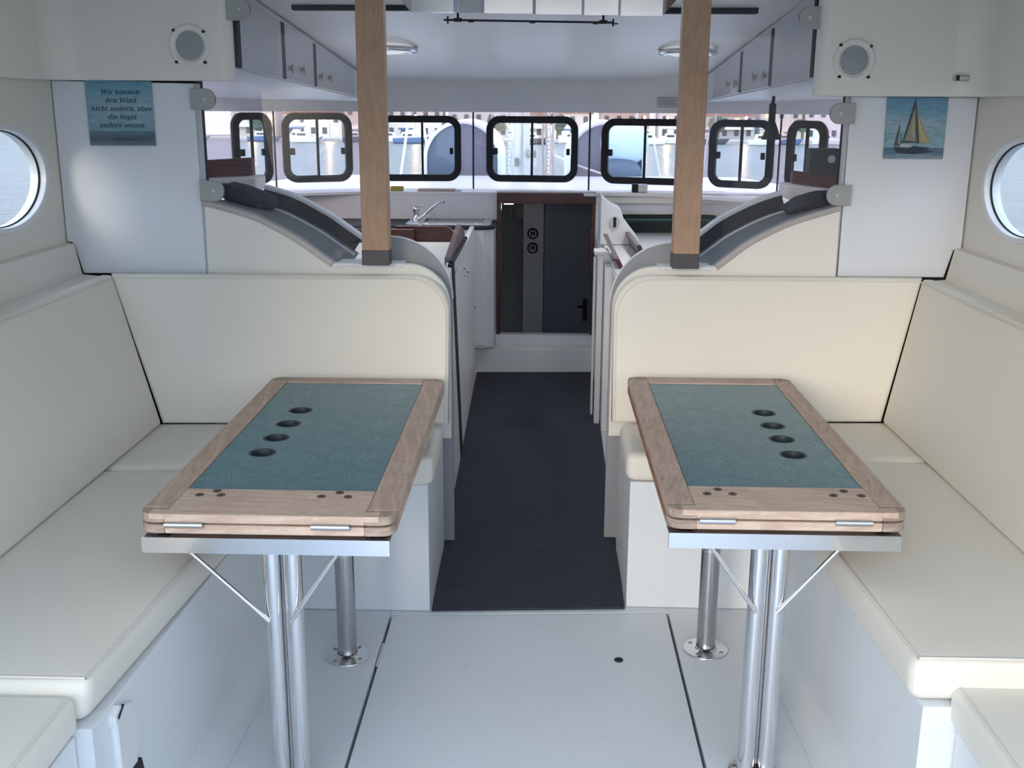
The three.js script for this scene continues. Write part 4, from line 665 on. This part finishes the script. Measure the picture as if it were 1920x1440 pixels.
// ---------------------------------------------------------------- foredeck and harbour (the boat trims by the stern, so the water falls away ahead)
const TILT = -1.2 * Math.PI / 180;
const trim = (o) => { o.position.applyAxisAngle(V(1, 0, 0), TILT); o.rotation.x = TILT; return o; };
{
  sheet('foredeck', exXZ([[-1.9, -8.37], [-1.7, -9.5], [-0.5, -11.5], [0.4, -11.5], [1.5, -9.5], [1.7, -8.37]], 0.7, 0.78, 0.01), M.white);
  sheet('bounce_deck_left', exXZ([[-1.80, -3.9], [-2.08, -6.2], [-2.08, -6.6], [-2.42, -6.6], [-2.42, -4.6], [-2.0, -3.9]], 0.88, 0.95, 0.01), M.white); sheet('bounce_deck_right', exXZ([[1.56, -3.9], [1.76, -6.0], [1.76, -6.4], [2.1, -6.4], [2.1, -4.9], [1.75, -3.9]], 0.88, 0.95, 0.01), M.white);  // unseen side decks, added to bounce skylight up into the saloon
  sheet('bounce_coach_roof', exXZ([[-2.0, -6.65], [-1.2, -6.98], [1.1, -6.98], [1.75, -6.4], [1.8, -7.0], [1.5, -8.36], [-1.7, -8.36], [-2.1, -7.0]], 1.055, 1.08, 0.006), M.white);  // unseen; roofs the cabin and is added to bounce light through the windows
  const w = new THREE.Mesh(uvBox(new THREE.PlaneGeometry(900, 900).rotateX(-Math.PI / 2)), M.water); w.name = 'water'; w.userData = { kind: 'structure' }; w.position.set(0, -1.0, 0); w.receiveShadow = true; scene.add(trim(w));
  const pod = (x, label) => {
    const o = thing('deck_pod', label, 'hatch', [x, 0.78, -8.6]), r = 0.275, yc = 1.19;
    const s = new THREE.Shape(); s.moveTo(x - r, 0.782); s.lineTo(x - r, yc); s.absarc(x, yc, r, Math.PI, 0, true); s.lineTo(x + r, 0.782); s.closePath();
    part('door', exXY(s, -8.66, -8.5, 0.004, 24), M.podDoor, o);
    const t = new THREE.Shape(), R = r + 0.03; t.moveTo(x - R, 0.781); t.lineTo(x - R, yc); t.absarc(x, yc, R, Math.PI, 0, true); t.lineTo(x + R, 0.781); t.lineTo(x + r, 0.781); t.lineTo(x + r, yc); t.absarc(x, yc, r, 0, Math.PI, false); t.lineTo(x - r, 0.781); t.closePath();
    part('hood', exXY(t, -9.5, -8.47, 0.012, 24), M.hood, o); return o;
  };
  pod(-0.63, 'grey arched deck hatch with white rim beyond the wide sink window');
  const p2 = pod(0.49, 'grey arched deck hatch with pale blue cover beyond the wide stove window');
  part('cover', new THREE.SphereGeometry(0.19, 32, 20).scale(1, 0.9, 0.7).translate(0.63, 1.32, -8.5), M.paleBlue, p2);
  part('skirt', new THREE.SphereGeometry(0.15, 24, 14).scale(1.1, 0.8, 0.7).translate(0.60, 1.10, -8.44), M.podDoor, p2);
  const m = thing('mast', 'off-white mast with two ropes standing on the foredeck behind the middle window', 'mast', [-0.15, 0.78, -8.1]);
  part('spar', CY([-0.155, 0.782, -8.1], [-0.155, 3.4, -8.1], 0.055, 0.055, 24), M.mastWhite, m);
  part('track', B(-0.163, -0.147, 0.9, 3.4, -8.05, -8.035, 0.002), M.brushed, m);
  part('winch', [CY([-0.11, 1.26, -8.06], [-0.06, 1.26, -8.04], 0.03, 0.03, 16), CY([-0.2, 1.17, -8.05], [-0.2, 1.23, -8.05], 0.02)], M.dullSteel, m);
  for (const [x, z, k] of [[-0.235, -7.95, 0], [-0.215, -8.0, 1], [0.05, -7.95, 2], [0.025, -8.0, 3], [0.0, -8.05, 4], [0.075, -8.0, 5]]) {
    const pts = []; for (let i = 0; i <= 10; i++) pts.push([x + Math.sin(i * 1.7 + k) * 0.006, 0.8 + (k % 2 ? 0.05 : 0) + i * 0.14, z]);
    solo('rope', ['thin pale rope, outermost at the sink side of the mast', 'thick pale rope close to the mast at its sink side', 'thin reddish rope second outermost at the stove side of the mast', 'thick reddish rope third from the mast at its stove side', 'thin reddish rope closest to the mast at its stove side', 'thick reddish rope outermost at the stove side of the mast'][k], 'rope', TB(pts, k % 2 ? 0.012 : 0.009, 60, 6), k < 2 ? M.rope : M.rope2, k < 2 ? 'ropes at the sink side of the mast' : 'ropes at the stove side of the mast');
  }
  const chain = (x, z, label) => { const g = []; for (let i = 0; i < 18; i++) g.push(new THREE.TorusGeometry(0.014, 0.0045, 6, 12).scale(0.75, 1.35, 1).rotateY(i % 2 ? 1.4 : 0.2).translate(x, 0.95 + i * 0.029, z)); solo('chain', label, 'chain', g, M.steel); };
  chain(-0.245, -7.88, 'steel chain hanging at the sink side of the mast'); chain(0.04, -7.88, 'steel chain hanging at the stove side of the mast');
  const rail = (label, pts, r = 0.012) => solo('deck_rail', label, 'rail', TB(pts, r, 30, 8), M.mastWhite);
  rail('thin white lifeline running past the arched hatch at the stove side', [[0.03, 1.24, -8.9], [0.32, 1.14, -8.45], [0.75, 1.02, -8.2]], 0.009);
  rail('slanted white stay behind the wide window at the sink side', [[-1.14, 1.6, -9.4], [-1.24, 0.9, -9.3]]);
  rail('slanted grey-white strut beside the arched hatch at the sink side', [[-0.99, 1.5, -9.0], [-0.90, 0.9, -8.9]], 0.01);
  rail('white stay nearest the pale blue cover behind the wide window at the stove side', [[0.80, 1.55, -9.4], [0.72, 0.9, -9.3]]);
  rail('thin slanted white stay behind the wide window next to the tan post', [[0.87, 1.5, -9.0], [0.99, 0.9, -8.9]], 0.008);
  rail('thin white stanchion behind the narrow window at the stove side', [[1.32, 1.4, -8.8], [1.27, 0.9, -8.8]], 0.008);
}
{ // quay, houses, trees, boats, lamps about 200 m ahead
  const at = (o) => trim(o);
  const quay = struct('quay', [0, -1, -236]); part('quay_wall', new THREE.BoxGeometry(160, 1.6, 4).translate(0, -1.3, -234), M.quay, quay); part('promenade', new THREE.BoxGeometry(160, 0.3, 60).translate(0, -0.45, -264), M.quay, quay); trim(quay);
  const tints = [[0.72, 0.68, 0.6], [0.8, 0.78, 0.74], [0.62, 0.5, 0.42], [0.75, 0.7, 0.66], [0.55, 0.56, 0.58]].map((c) => std({ color: lin(...c.map((v) => v * 0.8)), roughness: 0.9 }));
  const names = ['sand coloured', 'whitewashed', 'terracotta coloured', 'pale beige', 'grey stone'], seen = ['beyond the sink corner window', 'beyond the sink square window', 'beyond the wide sink window', 'beyond the middle window', 'beyond the wide stove window', 'beyond the stove square window', 'beyond the stove corner window'];
  const zoneOf = (x) => (x < -58 ? 0 : x < -40 ? 1 : x < -15 ? 2 : x < 8 ? 3 : x < 31 ? 4 : x < 50 ? 5 : 6), zone = (x) => seen[zoneOf(x)];
  const ORD = 'first second third fourth fifth sixth seventh eighth ninth tenth eleventh twelfth thirteenth fourteenth fifteenth sixteenth seventeenth eighteenth nineteenth twentieth'.split(' ');
  let x = -72, i = 0;
  while (x < 66) {
    const w = 7 + rnd() * 7, h = 5 + rnd() * 6, z = -250 - rnd() * 10, k = i % 5, f = Math.max(2, Math.floor(h / 2.9)), n = Math.max(2, Math.floor(w / 2.4));
    const o = thing('house', `${names[k]} house, ${ORD[i]} from the left along the quay, ${zone(x + w / 2)}`, 'house', [x + w / 2, -0.3, z]);
    part('wall', new THREE.BoxGeometry(w, h, 8).translate(x + w / 2, -0.3 + h / 2, z), tints[k], o);
    const rf = sh([[-w / 2 - 0.4, 0], [w / 2 + 0.4, 0], [w / 2 - 1.5, 1.8], [-w / 2 + 1.5, 1.8]]); part('roof', ex(rf, 8.6).translate(x + w / 2, h - 0.3, z - 4.3), M.roof, o);
    for (let a = 0; a < f; a++) for (let b = 0; b < n; b++) { const X = x + (b + 0.5) * w / n, Y = 0.4 + a * h / f, lit = rnd() < 0.07; part('window', new THREE.BoxGeometry(1.0, 1.4, 0.2).translate(X, Y + 0.8, z + 4.02), lit ? M.litWin : M.farWin, o); }
    if (k % 2 === 0) part('awning', exYZ([[z + 4, 2.6], [z + 6, 2.0], [z + 6, 1.9], [z + 4, 2.45]], x + 0.6, x + w - 0.6), M.awning, o);
    trim(o); x += w + 0.6 + rnd() * 1.5; i++;
  }
  for (const [ti, [tx, tz, s]] of [[-62, -239, 0.8], [-37, -239, 0.9], [-20, -239, 0.8], [-10, -239, 0.9], [3, -239, 0.9], [19, -239, 0.8], [38, -239, 0.9], [56, -239, 0.8]].entries()) {
    const o = thing('tree', `${ORD[ti]} dark green tree from the left on the quay, ${zone(tx)}`, 'tree', [tx, -0.3, tz]);
    const g = []; for (let k = 0; k < 9; k++) { const q = new THREE.IcosahedronGeometry(1.3 * s * (0.6 + rnd() * 0.5), 2), p = q.attributes.position; for (let j = 0; j < p.count; j++) { const n = 1 + 0.3 * fbm(p.getX(j) * 2, p.getY(j) * 2, p.getZ(j) * 2 + k); p.setXYZ(j, p.getX(j) * n, p.getY(j) * n, p.getZ(j) * n); } q.computeVertexNormals(); g.push(q.translate(tx + (rnd() - 0.5) * 3 * s, 3.4 * s + (rnd() - 0.5) * 2 * s, tz + (rnd() - 0.5) * 2)); }
    part('crown', g, M.leaf, o); part('trunk', CY([tx, -0.3, tz], [tx, 3 * s, tz], 0.25, 0.18, 8), M.trunk, o); trim(o);
  }
  M.hulls = [M.farWhite, M.hullBlue, M.farWhite, M.farWhite, M.hullDark];
  const hull = ['white', 'blue', 'white', 'white', 'dark'];
  [-66, -57, -50, -45, -38, -31, -25, -19, -11, -2, 6, 13, 20, 26, 34, 41, 49, 57].forEach((bx, k) => {
    const near = k % 3 === 0 ? -205 : -222, L = 5 + rnd() * 1.6, c = k % 5, sail = k % 2 === 0;
    const o = thing('moored_boat', `${ORD[k]} moored boat from the left, a ${hull[c]} ${sail ? 'sailing yacht' : 'motor boat'} ${zone(bx)}`, 'boat', [bx, -1, near]);
    const hs = sh([[-L / 2, 0.0], [L / 2 - 0.6, 0.0], [L / 2 + 0.4, 1.2], [-L / 2 - 0.1, 1.0]]); part('hull', ex(hs, 2.4, 0.25).translate(bx, -1, near - 1.2), M.hulls[c], o);
    part('cabin', ex(sh([[-L * 0.28, 0], [L * 0.2, 0], [L * 0.1, 1], [-L * 0.24, 1.1]]), 1.7, 0.15).translate(bx, 0.0, near - 0.85), M.farWhite, o);
    part('cabin_window', B(bx - L * 0.2, bx + L * 0.07, 0.35, 0.75, near + 0.86, near + 0.9, 0), M.farWin, o);
    if (sail) { part('mast', CY([bx + L * 0.1, 0.1, near], [bx + L * 0.1, 11, near], 0.09, 0.07, 8), M.mastWhite, o); part('boom', CY([bx + L * 0.1, 1.7, near], [bx - L * 0.35, 1.7, near], 0.18, 0.18, 8), k % 4 ? M.hullBlue : M.farWhite, o); }
    else part('canopy', B(bx - L * 0.35, bx + L * 0.05, 1.9, 2.0, near - 1, near + 1, 0.05), M.hullBlue, o);
    trim(o);
  });
  for (const [li, lx] of [-64, -47, -28, -5, 22, 27, 33, 44].entries()) {
    const o = thing('quay_lamp', `${ORD[li]} lit warm globe lamp from the left, ${zone(lx)}`, 'lamp', [lx, -0.3, -240]);
    part('pole', CY([lx, -0.3, -240], [lx, 4.2, -240], 0.08, 0.06, 8), M.dullSteel, o); part('globe', new THREE.SphereGeometry(0.34, 16, 12).translate(lx, 4.4, -240), M.lamp, o); trim(o);
    const pl = new THREE.PointLight(lin(1, 0.62, 0.25), 60, 30); pl.position.set(lx, 4.4, -239.4); pl.position.applyAxisAngle(V(1, 0, 0), TILT); pl.name = 'quay_lamp_glow'; scene.add(pl);
  }
}
renderer.render(scene, camera);
